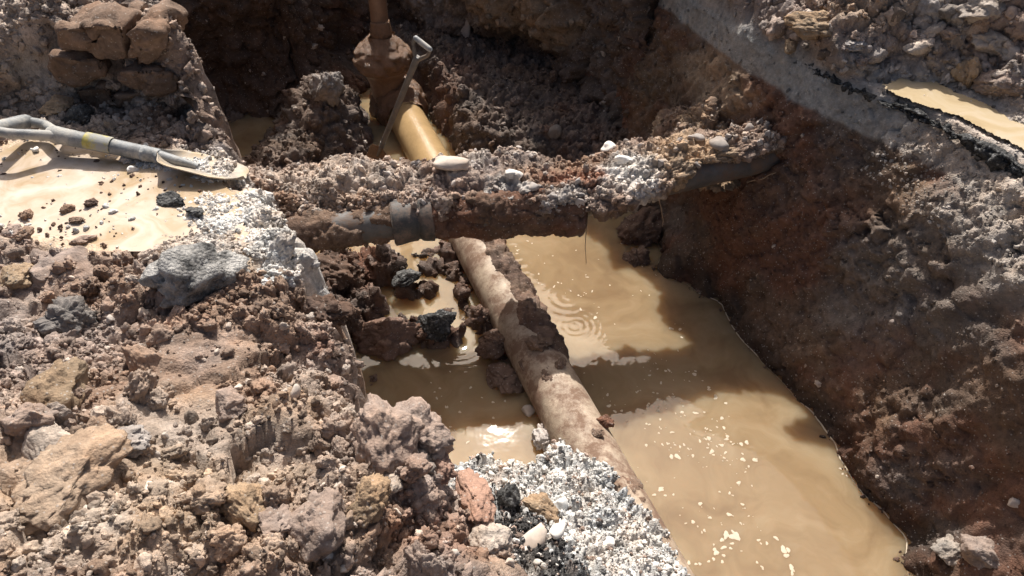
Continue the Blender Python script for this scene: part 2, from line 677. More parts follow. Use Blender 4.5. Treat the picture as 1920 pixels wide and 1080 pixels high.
def build_bank():
    ys = np.concatenate([np.arange(-0.8, 0.55, 0.03), np.arange(0.55, 2.85, 0.0064), np.arange(2.85, 5.3, 0.03)])
    xs = np.concatenate([np.arange(-5.0, -2.0, 0.05), np.arange(-2.0, 0.16, 0.0062), np.arange(0.16, 0.7, 0.02)])
    X, Y = np.meshgrid(xs, ys, indexing='ij')
    x, y = X.ravel(), Y.ravel()
    P2 = np.stack([x, y, 0 * x], 1)
    z = bank_z(np.clip(x, -2.4, 0.5), np.clip(y, -0.3, 2.4))
    z = np.clip(z, -0.35, 0.35)
    # heap behind the puddle: steep face towards the camera on its right part, a loose slope on its left
    wig = 0.06 * fbm(P2 * 4, 3, 12)
    right = sstep(-1.75, -1.45, x)
    y0 = mix(2.12, 2.27, right) + wig
    wdt = mix(0.35, 0.09, right)
    hgt = mix(0.30, 0.27, right) * (1 - 0.4 * sstep(-1.05, -0.92, x))
    z = z + hgt * sstep(0, 1, (y - y0) / wdt) + 0.22 * sstep(0.1, 1.5, y - y0)
    pm = puddle_mask(x, y)
    P = np.stack([x, y, z], 1)
    # the side that falls into the trench
    d = poly_sd(x, y, bank_poly) + 0.035 * fbm(P2 * 6, 4, 3) + 0.015 * fbm(P2 * 22, 2, 4)
    z = mix(z, -1.28, sstep(-0.01, 0.17, d)) - 0.05 * sstep(-0.10, 0.0, d) * (y < 1.4)
    z = np.maximum(z, -1.3)
    rough = (1 - 0.93 * pm)
    rough = rough * (0.55 + 0.45 * sstep(-0.3, 0.3, fbm(P2 * 2.7, 3, 8)))
    G = np.stack([x, y, z], 1).reshape(X.shape + (3,))
    n = grid_normals(G).reshape(-1, 3)
    far = np.where(y > 2.85, 0.5, 1.0)
    calm = sstep(-0.25, 0.25, fbm(P2 * 4.5, 3, 17))
    fine = 1 - 0.75 * calm
    disp = 0.105 * (lump(P, 0.23, 1, 0.28) - 0.5) + 0.075 * facet(P, 0.17, 7, 0.15, jump=0.25) + 0.044 * (lump(P, 0.10, 2, 0.4) - 0.45) * (0.4 + 0.6 * fine) \
        + 0.040 * facet(P, 0.075, 3, 0.25, jump=0.35) * far * (0.3 + 0.7 * fine) + 0.018 * facet(P, 0.03, 6, 0.3) * fine * far \
        + 0.014 * fbm(P * 30, 4, 5, 0.6) * far * (0.5 + 0.5 * fine)
    V = np.stack([x, y, z], 1) + n * (disp * rough)[:, None]
    V[:, 2] = np.where(pm > 0.5, np.minimum(V[:, 2], 0.01 + 0.012 * lump(P, 0.05, 9) * (fbm(P2 * 5, 3, 10) > -0.05)), V[:, 2])
    # colours
    C = earth_cols(V, 0, oc=0.5, gr=0.5)
    C = lerp_cols(C, OCHRE * 1.05, blob(V, at(120, 940, 0.1)[:2], (0.28, 0.16)) * 0.45)
    C = lerp_cols(C, OCHRE, blob(V, at(480, 930, 0.1)[:2], (0.22, 0.12), seed=8) * 0.3)
    C = lerp_cols(C, RED * 1.25, blob(V, at(820, 1000, -0.1)[:2], (0.10, 0.08), seed=9) * 0.4)
    C = lerp_cols(C, RED * 1.1, blob(V, at(600, 660, -0.05)[:2], (0.05, 0.06), seed=10) * 0.5)
    C = lerp_cols(C, PALE, blob(V, at(700, 770, -0.03)[:2], (0.10, 0.07), seed=11) * 0.7)
    C = lerp_cols(C, WHITE * 0.85, blob(V, at(440, 420, 0)[:2], (0.13, 0.09), seed=13) * 0.9)
    C = lerp_cols(C, WHITE * 0.9, blob(V, at(330, 310, 0)[:2], (0.14, 0.045), seed=14) * 0.8)
    C = lerp_cols(C, PALE, blob(V, at(370, 480, 0)[:2], (0.14, 0.07), seed=15) * 0.8)
    C = lerp_cols(C, WHITE * 0.8, sstep(-0.13, -0.05, d) * sstep(1.42, 1.55, y) * (1 - sstep(2.0, 2.1, y)) * 0.8)
    C = lerp_cols(C, PALE * 0.9, blob(V, at(40, 150, 0.15)[:2], (0.3, 0.16), seed=16) * 0.6)
    C = lerp_cols(C, PALE, sstep(2.3, 2.42, y) * 0.45)
    C = lerp_cols(C, PALE * 0.95, sstep(0.15, 0.4, fbm(V * 6.5 + 3, 4, 97)) * 0.35)
    C = lerp_cols(C, SLURRY, pm)
    # cut side of the bank below the edge
    C = lerp_cols(C, BROWN * 0.8, sstep(0.02, 0.08, d))
    wet = np.clip(pm * 0.8 + 0.32 * calm, 0, 1)
    cols = np.concatenate([C, wet[:, None]], 1)
    o = sheet('bank_ground', V.reshape(G.shape), M_SOIL, cols, keep=(d < 0.28).reshape(X.shape))
    tag(o, 'brown clod-strewn trench bank on the near and left side', kind='structure')
    surfaces['bank'] = (V, n, C, pm, d)
    surfaces['calm'] = calm
    return o


build_bank()


# ------------------------------------------------------------------ right-hand trench wall with the ground above it
def wall_x(y):
    return 1.721 - 0.367 * y + 0.0 * y


PROFILE = np.array([(-0.14, -1.3), (-0.05, -1.08), (0.0, -0.95), (0.075, -0.70), (0.135, -0.46), (0.185, -0.26), (0.215, -0.125),
                    (0.232, -0.105), (0.255, 0.0), (0.285, 0.03), (0.40, 0.035), (0.60, 0.05), (1.0, 0.09), (1.6, 0.12), (3.6, 0.15)])


def build_right():
    ss = np.concatenate([np.arange(-1.2, 0.6, 0.04), np.arange(0.6, 4.6, 0.0066), np.arange(4.6, 6.5, 0.05)])
    seg = np.linalg.norm(np.diff(PROFILE, axis=0), axis=1)
    cum = np.concatenate([[0], np.cumsum(seg)])
    top0 = cum[9]
    q = np.concatenate([np.arange(0.15, top0 + 0.95, 0.0066), np.arange(top0 + 0.95, cum[-1], 0.05)])
    off = np.interp(q, cum, PROFILE[:, 0])
    zz = np.interp(q, cum, PROFILE[:, 1])
    S, Q = np.meshgrid(ss, q, indexing='ij')
    O = np.broadcast_to(off, S.shape)
    Z = np.broadcast_to(zz, S.shape).copy()
    onwall = 1 - sstep(top0 - 0.04, top0 + 0.03, Q)
    # outward horizontal direction of the wall (towards +x side)
    hx, hy = 0.939, 0.344
    lean_s = np.interp(S, [0.9, 1.9, 2.15, 2.45, 2.7, 3.2], [1.75, 1.75, 1.6, 1.12, 1.0, 0.78])
    shift = np.interp(Z, [-0.95, -0.35, -0.12, 0.0, 0.05], [0, 0.10, 0.62, 1.0, 1.0]) * 0.255 * (lean_s - 1)
    X = wall_x(S) + O + shift
    Y = S + (O + shift) * 0.12
    x, y, z, s_, ow, o_ = X.ravel(), Y.ravel(), Z.ravel(), S.ravel(), onwall.ravel(), O.ravel()
    P0 = np.stack([x, y, z], 1)
    # spoil heap on the ground above
    inner = o_ - 0.285
    foot = mix(-0.14, 0.20, 1 - sstep(2.25, 2.6, s_)) + mix(0, 0.10, 1 - sstep(1.2, 1.9, s_)) + 0.06 * fbm(P0 * 3.5, 3, 21)
    heap = sstep(0, 0.12, inner - foot) * 0.05 + sstep(0, 0.55, inner - foot) * 0.24 + sstep(0.4, 1.6, inner - foot) * 0.2
    heap_m = sstep(-0.02, 0.06, inner - foot)
    z = z + heap * (1 - ow)
    pc_ = [at(*q, 0.04)[:2] for q in [(1690, 160), (1760, 165), (1830, 205), (1900, 245), (1990, 290)]]
    dip = np.zeros(len(x))
    for c_ in pc_:
        dip = np.maximum(dip, np.exp(-((x - c_[0]) ** 2 + (y - c_[1]) ** 2) / 0.075 ** 2))
    z = z - np.clip(dip * 1.3, 0, 1) * (z - 0.022) * (1 - ow)
    heap_dip = np.clip(dip * 1.3, 0, 1)
    # bulges of the wall: spoil shelf behind the crossing pipe, slump at the waterline near the camera
    b1 = np.exp(-((s_ - 2.83) / 0.22) ** 2) * np.exp(-((z + 0.30) / 0.24) ** 2) * 0.05
    b2 = np.exp(-((s_ - 2.62) / 0.10) ** 2) * np.exp(-((z + 0.98) / 0.16) ** 2) * 0.10
    b3 = np.exp(-((s_ - 1.12) / 0.16) ** 2) * np.exp(-((z + 1.0) / 0.22) ** 2) * 0.15
    b4 = -np.exp(-((s_ - 1.75) / 0.30) ** 2) * np.exp(-((z + 0.45) / 0.28) ** 2) * 0.05
    b5 = np.exp(-((s_ - 1.45) / 0.10) ** 2) * np.exp(-((z + 0.75) / 0.45) ** 2) * 0.03
    out = (b1 + b2 + b3 + b4 + b5) * ow
    lay = 0.03 * fbm(np.stack([s_ * 1.7, z * 1.7, 0 * z], 1), 3, 33)
    out = out + lay * ow
    x = x - out * hx
    y = y - out * hy
    G = np.stack([x, y, z], 1).reshape(S.shape + (3,))
    n = grid_normals(G).reshape(-1, 3)
    if n[:, 2].mean() < 0:
        n = -n
    P = np.stack([x, y, z], 1)
    # bucket scrapes run obliquely down the wall
    sc = np.stack([(s_ + 0.55 * z) * 14, (z - 0.55 * s_) * 2.2, 0 * z], 1)
    band = sstep(-0.125, -0.10, z) * ow
    smooth_band = band * sstep(2.05, 2.5, s_)
    rm = sstep(-0.1, 0.3, fbm(P * 2.6, 3, 43))
    wall_d = 0.030 * fbm(P * 3.2, 3, 44) + 0.042 * facet(P, 0.16, 45, 0.12, 0.35) * (0.5 + 0.5 * rm) + 0.022 * facet(P, 0.06, 41, 0.25) * (0.4 + 0.6 * rm) \
        + 0.011 * facet(P, 0.026, 47, 0.25) * (0.4 + 0.6 * rm) + 0.026 * fbm(sc, 3, 48) + 0.007 * fbm(P * 45, 3, 49, 0.6)
    heap_m = heap_m * (1 - 0.9 * heap_dip)
    top_d = heap_m * (0.090 * (lump(P, 0.22, 51) - 0.3) + 0.050 * facet(P, 0.15, 57, 0.15) + 0.055 * (lump(P, 0.10, 52) - 0.3) + 0.030 * facet(P, 0.06, 53, 0.3) + 0.02 * (lump(P, 0.04, 56) - 0.3)) \
        + (0.25 + 0.75 * heap_m) * (0.014 * facet(P, 0.023, 54, 0.3) + 0.006 * fbm(P * 60, 2, 55))
    disp = wall_d * ow * (1 - 0.75 * smooth_band) + top_d * (1 - ow)
    V = P + n * disp[:, None]
    # puddle lying on the ground between the asphalt edge and the heap
    # colours
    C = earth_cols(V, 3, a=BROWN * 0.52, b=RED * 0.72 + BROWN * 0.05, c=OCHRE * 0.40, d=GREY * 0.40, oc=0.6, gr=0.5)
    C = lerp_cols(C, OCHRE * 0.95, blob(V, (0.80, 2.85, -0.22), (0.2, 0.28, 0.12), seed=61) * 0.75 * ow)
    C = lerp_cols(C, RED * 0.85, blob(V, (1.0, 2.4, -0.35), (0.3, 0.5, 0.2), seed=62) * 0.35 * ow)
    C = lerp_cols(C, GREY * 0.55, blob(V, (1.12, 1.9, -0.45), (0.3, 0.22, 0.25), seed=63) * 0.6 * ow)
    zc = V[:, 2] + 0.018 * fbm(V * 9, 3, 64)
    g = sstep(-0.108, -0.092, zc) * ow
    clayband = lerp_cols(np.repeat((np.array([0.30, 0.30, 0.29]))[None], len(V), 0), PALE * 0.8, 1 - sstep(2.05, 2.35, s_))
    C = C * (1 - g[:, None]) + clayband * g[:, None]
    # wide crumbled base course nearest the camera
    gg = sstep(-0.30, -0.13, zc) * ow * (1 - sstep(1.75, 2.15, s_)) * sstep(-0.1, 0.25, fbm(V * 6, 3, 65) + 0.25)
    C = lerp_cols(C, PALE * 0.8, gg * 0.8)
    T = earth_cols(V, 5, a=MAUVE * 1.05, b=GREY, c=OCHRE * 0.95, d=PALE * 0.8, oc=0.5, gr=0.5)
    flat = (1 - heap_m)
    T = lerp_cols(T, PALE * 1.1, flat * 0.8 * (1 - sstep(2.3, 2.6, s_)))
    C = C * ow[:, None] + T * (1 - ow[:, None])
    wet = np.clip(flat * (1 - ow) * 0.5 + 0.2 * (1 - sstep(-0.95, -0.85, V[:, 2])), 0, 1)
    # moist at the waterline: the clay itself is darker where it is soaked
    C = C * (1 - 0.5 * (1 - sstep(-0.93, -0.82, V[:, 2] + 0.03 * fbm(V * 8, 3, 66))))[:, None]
    cols = np.concatenate([C, wet[:, None]], 1)
    nu, nv = S.shape
    wall_col = ow.reshape(S.shape)[0] > 0.02
    jt = int(np.where(wall_col)[0].max())
    Vg = V.reshape(nu, nv, 3)
    Cg = cols.reshape(nu, nv, 4)
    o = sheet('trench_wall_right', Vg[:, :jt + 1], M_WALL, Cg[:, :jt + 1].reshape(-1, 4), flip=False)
    tag(o, 'shaded reddish brown right trench wall with grey base course near its top', kind='structure')
    o2 = sheet('ground_right', Vg[:, jt:], M_SOIL, Cg[:, jt:].reshape(-1, 4))
    tag(o2, 'ground above the right trench wall heaped with grey brown spoil', kind='structure')
    # waterline
    wl = []
    for k in range(0, nu, 2):
        col = Vg[k, :jt, 2]
        m = np.where(col > WATER_Z)[0]
        if len(m) and 0.5 < ss[k] < 3.2:
            wl.append(Vg[k, m[0]])
    surfaces['waterline'] = np.array(wl)
    surfaces['right'] = (V, n, C, heap_m * (1 - ow), ow)
    surfaces['right_s'] = (s_, inner)
    return o


build_right()


# ------------------------------------------------------------------ back wall
def build_back():
    plan = resample([(-0.74, 1.80, 0), (-0.87, 2.03, 0), (-0.94, 2.2, 0), (-1.02, 2.38, 0), (-1.22, 2.62, 0), (-1.78, 3.05, 0), (-1.98, 3.5, 0), (-1.65, 3.92, 0), (-1.15, 4.05, 0), (-0.95, 4.45, 0), (-0.75, 4.68, 0), (-0.3, 4.45, 0), (0.05, 4.2, 0), (0.25, 3.85, 0), (0.50, 3.35, 0)], 0.010)
    hs = np.concatenate([np.arange(-1.3, 0.1, 0.010), np.arange(0.1, 0.5, 0.04)])
    U, H = np.meshgrid(np.arange(len(plan)), hs, indexing='ij')
    t = np.gradient(plan, axis=0)
    t /= np.linalg.norm(t, axis=1, keepdims=True)
    inn = np.stack([t[:, 1], -t[:, 0], 0 * t[:, 0]], 1)   # into the pit
    u = U.ravel()
    z = H.ravel()
    ztop = np.interp(plan[u][:, 1], [1.80, 2.03, 2.2, 2.36, 2.6, 3.0], [-0.10, -0.05, 0.10, 0.24, 0.36, 0.55])
    ztop = np.where(u < len(plan) * 0.30, ztop, 0.55)
    ztop = ztop - 0.66 * (sstep(-0.98, -0.86, plan[u][:, 0]) - sstep(-0.42, -0.22, plan[u][:, 0])) * sstep(4.3, 4.5, plan[u][:, 1])
    z = -1.3 + (z + 1.3) / 1.76 * (ztop + 1.3)
    P = plan[u] + np.stack([0 * z, 0 * z, z], 1)
    leftside = (1 - sstep(2.6, 3.4, P[:, 1])) * (u < len(plan) * 0.30)
    lean = 0.22 * (-(z + 0.95)) * (0.6 - 0.45 * leftside)
    bulge = 0.13 * fbm(P * 1.8, 3, 71) + 0.16 * blob(P, (0.02, 4.3, -0.38), (0.35, 0.5, 0.2), seed=72) \
        - 0.12 * blob(P, (-1.45, 3.95, -0.75), (0.35, 0.4, 0.35), seed=73) + 0.18 * (1 - sstep(-1.0, -0.72, z))
    bulge = bulge * (1 - 0.75 * leftside)
    d = lean + bulge + 0.10 * facet(P, 0.25, 74) + 0.055 * facet(P, 0.11, 75) + 0.03 * facet(P, 0.045, 76) + 0.03 * (lump(P, 0.07, 70) - 0.3) + 0.008 * fbm(P * 40, 2, 77)
    V = P + inn[u] * d[:, None]
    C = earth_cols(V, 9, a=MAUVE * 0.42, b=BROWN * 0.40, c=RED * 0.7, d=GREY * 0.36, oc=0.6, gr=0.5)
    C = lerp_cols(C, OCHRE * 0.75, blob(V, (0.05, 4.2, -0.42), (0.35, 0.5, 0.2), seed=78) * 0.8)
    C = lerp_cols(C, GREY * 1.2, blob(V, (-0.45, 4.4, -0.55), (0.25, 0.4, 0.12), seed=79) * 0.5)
    C = lerp_cols(C, DARK * 1.1, (1 - sstep(-1.25, -0.95, V[:, 0])) * sstep(2.4, 2.9, V[:, 1]) * 0.9)  # deep shade of the left hollow put into the colour, over its dark soil
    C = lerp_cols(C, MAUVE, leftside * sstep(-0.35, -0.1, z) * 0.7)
    Vg = V.reshape(U.shape + (3,))
    Cg = C.reshape(U.shape + (3,))
    lw = sstep(0.42, 0.5, np.linspace(0, 1, len(plan)))[:, None]
    lip = [Vg[:, -1] - lw * inn * (0.12 * q) + lw * np.array([0, 0, 0.012 * q]) - (1 - lw) * np.array([0, 0, 0.002 * q]) for q in range(1, 6)]
    Vg = np.concatenate([Vg, np.stack(lip, 1)], 1)
    Cg = np.concatenate([Cg, np.repeat(Cg[:, -1:], 5, 1)], 1)
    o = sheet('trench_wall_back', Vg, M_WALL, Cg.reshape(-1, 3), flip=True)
    tag(o, 'dark shaded back wall of the trench behind the riser pipe', kind='structure')
    surfaces['back'] = (V, None, C)
    # ground beyond, seen only from other places
    gx, gy = np.meshgrid(np.linspace(-5, 5, 60), np.linspace(5.05, 9, 40), indexing='ij')
    gz = 0.35 + 0.08 * fbm(np.stack([gx.ravel() * 2, gy.ravel() * 2, 0 * gx.ravel()], 1), 3, 81).reshape(gx.shape)
    G = np.stack([gx, gy, gz], 2)
    G[:, :, 2] -= (0.62 * (sstep(-1.3, -1.0, gx) - sstep(-0.35, -0.1, gx)) * (1 - sstep(6.5, 8, gy)))
    G[:, 0, 2] -= 0.1
    o = sheet('ground_back', G, M_SOIL, np.repeat(MAUVE[None], gx.size, 0))
    tag(o, 'brown ground beyond the back wall of the trench', kind='structure')


build_back()

# ------------------------------------------------------------------ trench floor with mud banks
PB0, PB1 = at(745, 190, -0.9), at(1187, 1000, -0.9)
pb_dir = (PB1 - PB0) / np.linalg.norm(PB1 - PB0)


def pipe_b_x(y):
    return PB0[0] + (y - PB0[1]) * pb_dir[0] / pb_dir[1]


def build_floor():
    xs = np.concatenate([np.arange(-2.6, -1.7, 0.03), np.arange(-1.7, 1.5, 0.0085)])
    ys = np.concatenate([np.arange(0.3, 1.2, 0.02), np.arange(1.2, 4.9, 0.0085)])
    X, Y = np.meshgrid(xs, ys, indexing='ij')
    x, y = X.ravel(), Y.ravel()
    P2 = np.stack([x, y, 0 * x], 1)
    z = np.full(len(x), -1.12)
    isl = [(625, 520, -0.80, 0.15, 0.13), (720, 505, -0.84, 0.10, 0.09), (600, 590, -0.80, 0.14, 0.14), (680, 570, -0.86, 0.11, 0.09),
           (560, 640, -0.82, 0.14, 0.12), (775, 530, -0.90, 0.10, 0.07), (815, 490, -0.92, 0.10, 0.06), (760, 580, -0.92, 0.08, 0.06),
           (810, 615, -0.90, 0.12, 0.07), (840, 560, -0.94, 0.05, 0.05), (590, 680, -0.88, 0.08, 0.08), (800, 460, -0.93, 0.12, 0.05),
           (640, 715, -0.93, 0.05, 0.04), (690, 700, -0.96, 0.06, 0.04)]
    for px, py, h, rx, ry in isl:
        c = at(px, py, -0.9)
        d = np.sqrt(((x - c[0]) / (rx * 1.2)) ** 2 + ((y - c[1]) / (ry * 1.2)) ** 2) + 0.3 * fbm(P2 * 9, 3, 101)
        z = np.maximum(z, -1.12 + (h + 1.12) * (1 - sstep(0.5, 1.25, d)))
    # mud along the left flank of the lower pipe
    dist = (x - pipe_b_x(y)) * 0.935
    m = np.exp(-((dist + 0.13) / 0.07) ** 2) * sstep(1.72, 1.95, y) * (1 - sstep(2.7, 2.9, y))
    m = m * (0.75 + 0.5 * fbm(P2 * 8, 3, 102))
    z = np.maximum(z, -1.12 + 0.27 * m)
    # spoil banked up behind the crossing pipe and at the foot of the back wall
    back = sstep(2.75, 3.5, y + 0.15 * fbm(P2 * 3, 3, 103)) * sstep(-0.28, 0.0, x - pipe_b_x(y)) * 0.42
    talus = 0.30 * sstep(3.6, 4.3, y + 0.3 * np.abs(x + 0.8) * 0 + 0.2 * fbm(P2 * 2.5, 3, 104))
    heap = 0.50 * np.exp(-((x + 1.02) / 0.30) ** 2 - ((y - 3.75) / 0.40) ** 2) + 0.30 * np.exp(-((x + 1.2) / 0.30) ** 2 - ((y - 3.2) / 0.28) ** 2)
    clear = 1 - np.exp(-(np.clip(np.abs(x - pipe_b_x(y)) - 0.10, 0, 9) / 0.10) ** 2) * (1 - sstep(4.2, 4.5, y))
    z = np.maximum(z, -1.12 + np.maximum(np.maximum(back, talus), heap) * clear)
    P = np.stack([x, y, z], 1)
    up = sstep(-1.05, -0.9, z)
    d = up * (0.050 * facet(P, 0.12, 105) + 0.045 * (lump(P, 0.06, 106) - 0.3) + 0.028 * facet(P, 0.045, 109) + 0.018 * facet(P, 0.022, 107)) + 0.008 * fbm(P * 50, 2, 108)
    G = P.reshape(X.shape + (3,))
    n = grid_normals(G).reshape(-1, 3)
    V = P + n * d[:, None]
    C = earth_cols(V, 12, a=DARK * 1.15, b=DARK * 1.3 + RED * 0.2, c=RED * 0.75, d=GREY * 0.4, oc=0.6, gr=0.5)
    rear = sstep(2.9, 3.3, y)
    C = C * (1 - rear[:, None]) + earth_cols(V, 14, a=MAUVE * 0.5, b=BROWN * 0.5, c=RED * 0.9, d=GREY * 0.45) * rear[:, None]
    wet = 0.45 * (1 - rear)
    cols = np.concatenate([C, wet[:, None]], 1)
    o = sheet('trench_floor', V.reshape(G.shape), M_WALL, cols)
    tag(o, 'dark wet trench floor with mud banks standing out of the water', kind='structure')
    surfaces['floor'] = (V, n, C, up)


build_floor()


# ------------------------------------------------------------------ white gravel slope beside the lower pipe
def build_gravel():
    cpx = [(870, 865, -0.69), (1000, 890, -0.70), (1060, 850, -0.74), (1130, 900, -0.745), (1220, 1000, -0.76), (1290, 1075, -0.79),
           (950, 960, -0.57), (1050, 1000, -0.60), (1150, 1060, -0.65), (1000, 1080, -0.50), (930, 1000, -0.52), (900, 920, -0.60)]
    c = [tuple(at(*q)) for q in cpx] + [(0.1, 0.5, -0.35), (0.5, 0.6, -0.6), (-0.2, 0.9, -0.6)]
    f = tps(c)
    poly = [tuple(at(*q)[:2]) for q in [(835, 880, -0.72), (880, 848, -0.74), (930, 850, -0.74), (990, 872, -0.74), (1035, 832, -0.78), (1075, 838, -0.78), (1150, 880, -0.78), (1215, 965, -0.79), (1300, 1080, -0.8)]]
    poly += [(0.62, 0.75), (0.9, -0.3), (-0.3, -0.3), (-0.3, 1.0)]
    xs = np.arange(-0.45, 0.95, 0.0058)
    ys = np.concatenate([np.arange(-0.2, 0.65, 0.03), np.arange(0.65, 1.85, 0.0058)])
    X, Y = np.meshgrid(xs, ys, indexing='ij')
    x, y = X.ravel(), Y.ravel()
    P2 = np.stack([x, y, 0 * x], 1)
    z = np.clip(f(x, y), -0.9, -0.25)
    d = poly_sd(x, y, poly) + 0.03 * fbm(P2 * 9, 3, 111)
    z = np.maximum(z - 0.75 * sstep(-0.03, 0.16, d), -1.2)
    P = np.stack([x, y, z], 1)
    G = P.reshape(X.shape + (3,))
    n = grid_normals(G).reshape(-1, 3)
    dd = 0.040 * facet(P, 0.11, 112) + 0.026 * facet(P, 0.045, 113) + 0.016 * facet(P, 0.022, 114) + 0.008 * lump(P, 0.012, 115)
    V = P + n * dd[:, None]
    C = np.repeat((WHITE * 0.78)[None], len(V), 0)
    C = lerp_cols(C, BLACK * 1.6, sstep(0.12, 0.3, fbm(V * 7, 4, 116)) * 0.45)
    C = lerp_cols(C, BLACK * 1.5, blob(V, at(975, 1000, -0.54)[:2], (0.08, 0.10), seed=118) * 0.95)
    C = lerp_cols(C, BLACK * 1.5, blob(V, at(1040, 1060, -0.56)[:2], (0.09, 0.05), seed=119) * 0.9)
    C = lerp_cols(C, MAUVE * 1.3, sstep(0.2, 0.4, fbm(V * 6 + 7, 3, 117)) * 0.6)
    C = lerp_cols(C, DARK, sstep(0.02, 0.10, d))
    cols = np.concatenate([C, np.zeros((len(C), 1))], 1)
    keep = (d < 0.22).reshape(X.shape)
    o = sheet('gravel_slope', V.reshape(G.shape), M_SOIL, cols, keep=keep)
    tag(o, 'slope of white dusted gravel running down to the lower pipe', kind='structure')
    surfaces['gravel'] = (V, n, C, d)


build_gravel()


# ------------------------------------------------------------------ water
def build_water():
    xs = np.concatenate([np.arange(-2.6, -1.2, 0.03), np.arange(-1.2, 1.55, 0.0075)])
    ys = np.arange(0.2, 4.9, 0.0075)
    X, Y = np.meshgrid(xs, ys, indexing='ij')
    z = np.full(X.shape, WATER_Z)
    for (px, py, amp, wl, reach) in [(1065, 555, 0.00045, 0.040, 0.20), (1078, 612, 0.0006, 0.026, 0.11), (960, 470, 0.0005, 0.05, 0.3), (860, 640, 0.0008, 0.03, 0.1)]:
        c = at(px, py, WATER_Z)
        r = np.sqrt((X - c[0]) ** 2 + (Y - c[1]) ** 2)
        z = z + amp * (0.55 + 0.9 * fbm(np.stack([X.ravel() * 9, Y.ravel() * 9, 0 * X.ravel()], 1), 2, int(px)).reshape(X.shape)) * np.sin(r / wl * 2 * np.pi) * np.exp(-(r / reach) ** 2) * sstep(0, 0.03, r)
    o = sheet('water', np.stack([X, Y, z], 2), M_WATER)
    tag(o, 'still tan muddy water filling the trench bottom', kind='structure')
    # foam
    V, Fc = [], []
    def fleck(c, r, el):
        a0 = random.uniform(0, 6.28)
        k0 = len(V)
        ph = [random.uniform(0, 6.28) for _ in range(3)]
        nn = 10
        V.append((c[0], c[1], WATER_Z + 0.0028))
        for k in range(nn):
            a = k / nn * 2 * math.pi
            rr = r * (1 + 0.22 * math.sin(2 * a + ph[0]) + 0.16 * math.sin(3 * a + ph[1]))
            dx, dy = rr * math.cos(a) * el, rr * math.sin(a)
            V.append((c[0] + dx * math.cos(a0) - dy * math.sin(a0), c[1] + dx * math.sin(a0) + dy * math.cos(a0), WATER_Z + 0.0012))
        for k in range(nn):
            Fc.append((k0, k0 + 1 + k, k0 + 1 + (k + 1) % nn))
    lanes = [(random.gauss(1290, 70), random.gauss(800, 130)) for _ in range(26)]
    for k in range(210):
        l0 = random.choice(lanes)
        tt = random.gauss(0, 26)
        px, py = l0[0] + tt * 0.6 + random.gauss(0, 9), l0[1] + tt + random.gauss(0, 7)
        px += (py - 760) * 0.35
        c = at(px, py, WATER_Z)
        if c[0] > wall_x(c[1]) - 0.12 or c[0] < pipe_b_x(c[1]) + 0.13:
            continue
        fleck(c, random.choice([0.0014, 0.002, 0.002, 0.003, 0.004, 0.006]) * random.uniform(0.7, 1.3), random.uniform(1.0, 1.7))
    for px, py, r in [(1265, 851, 0.012), (1380, 1001, 0.014), (1465, 1030, 0.014), (1355, 1002, 0.010), (1430, 1015, 0.008), (1485, 1066, 0.010),
                      (1240, 806, 0.008), (1230, 830, 0.007), (1215, 800, 0.006), (1290, 836, 0.006), (1375, 830, 0.005), (1320, 833, 0.006), (1378, 1030, 0.006),
                      (1425, 1060, 0.007), (1250, 925, 0.006), (1580, 883, 0.006), (1300, 985, 0.007), (1310, 1060, 0.008), (1345, 1050, 0.007)]:
        for q in range(3):
            fleck(at(px + random.gauss(0, 9), py + random.gauss(0, 5), WATER_Z), r * random.uniform(0.35, 0.8), random.uniform(1.0, 1.6))
    for k in range(40):
        px, py = random.uniform(960, 1240), random.uniform(450, 560)
        fleck(at(px, py, WATER_Z), random.uniform(0.002, 0.004), random.uniform(1, 2.2))
    for k in range(30):
        px, py = random.uniform(760, 960), random.uniform(690, 830)
        fleck(at(px, py, WATER_Z), random.uniform(0.002, 0.005), random.uniform(1, 1.8))
    me = raw_mesh('foam', np.array(V) * K, np.array(Fc), None, M_FOAM)
    fo = link(bpy.data.objects.new('foam', me), o)
    tag(fo, 'white foam flecks floating on the muddy water', kind='stuff')
    wl = surfaces['waterline']
    wl = wl[np.argsort(wl[:, 1])]
    path = wl.copy()
    path[:, 2] = WATER_Z + 0.001
    path[:, 0] -= 0.004
    path = np.stack([np.convolve(np.pad(path[:, k], 2, 'edge'), np.ones(5) / 5, 'valid') for k in range(3)], 1)
    gap = fbm(path * 3.0, 2, 131)
    rad = np.where(gap > -0.28, 0.0022 + 0.0015 * fbm(path * 30, 2, 132), 0.0003)
    e = tube('foam_line', path, np.clip(rad, 0.0003, 0.006), M_FOAM, o, nseg=6)
    tag(e, 'thin white scum line where the water meets the right wall', kind='stuff')


build_water()


def puddle(name, pts_px, z, mat, label, seed):
    poly = np.array([at(px, py, z)[:2] for px, py in pts_px])
    lo, hi = poly.min(0) - 0.05, poly.max(0) + 0.05
    xs, ys = np.arange(lo[0], hi[0], 0.006), np.arange(lo[1], hi[1], 0.006)
    X, Y = np.meshgrid(xs, ys, indexing='ij')
    P2 = np.stack([X.ravel(), Y.ravel(), 0 * X.ravel()], 1)
    d = poly_sd(X.ravel(), Y.ravel(), poly) + 0.03 * fbm(P2 * 8, 4, seed) + 0.008 * fbm(P2 * 45, 2, seed + 1)
    Z = np.full(X.size, z)
    G = np.stack([X.ravel(), Y.ravel(), Z], 1).reshape(X.shape + (3,))
    o = sheet(name, G, mat, keep=(d < 0.0).reshape(X.shape))
    return tag(o, label, kind='structure')


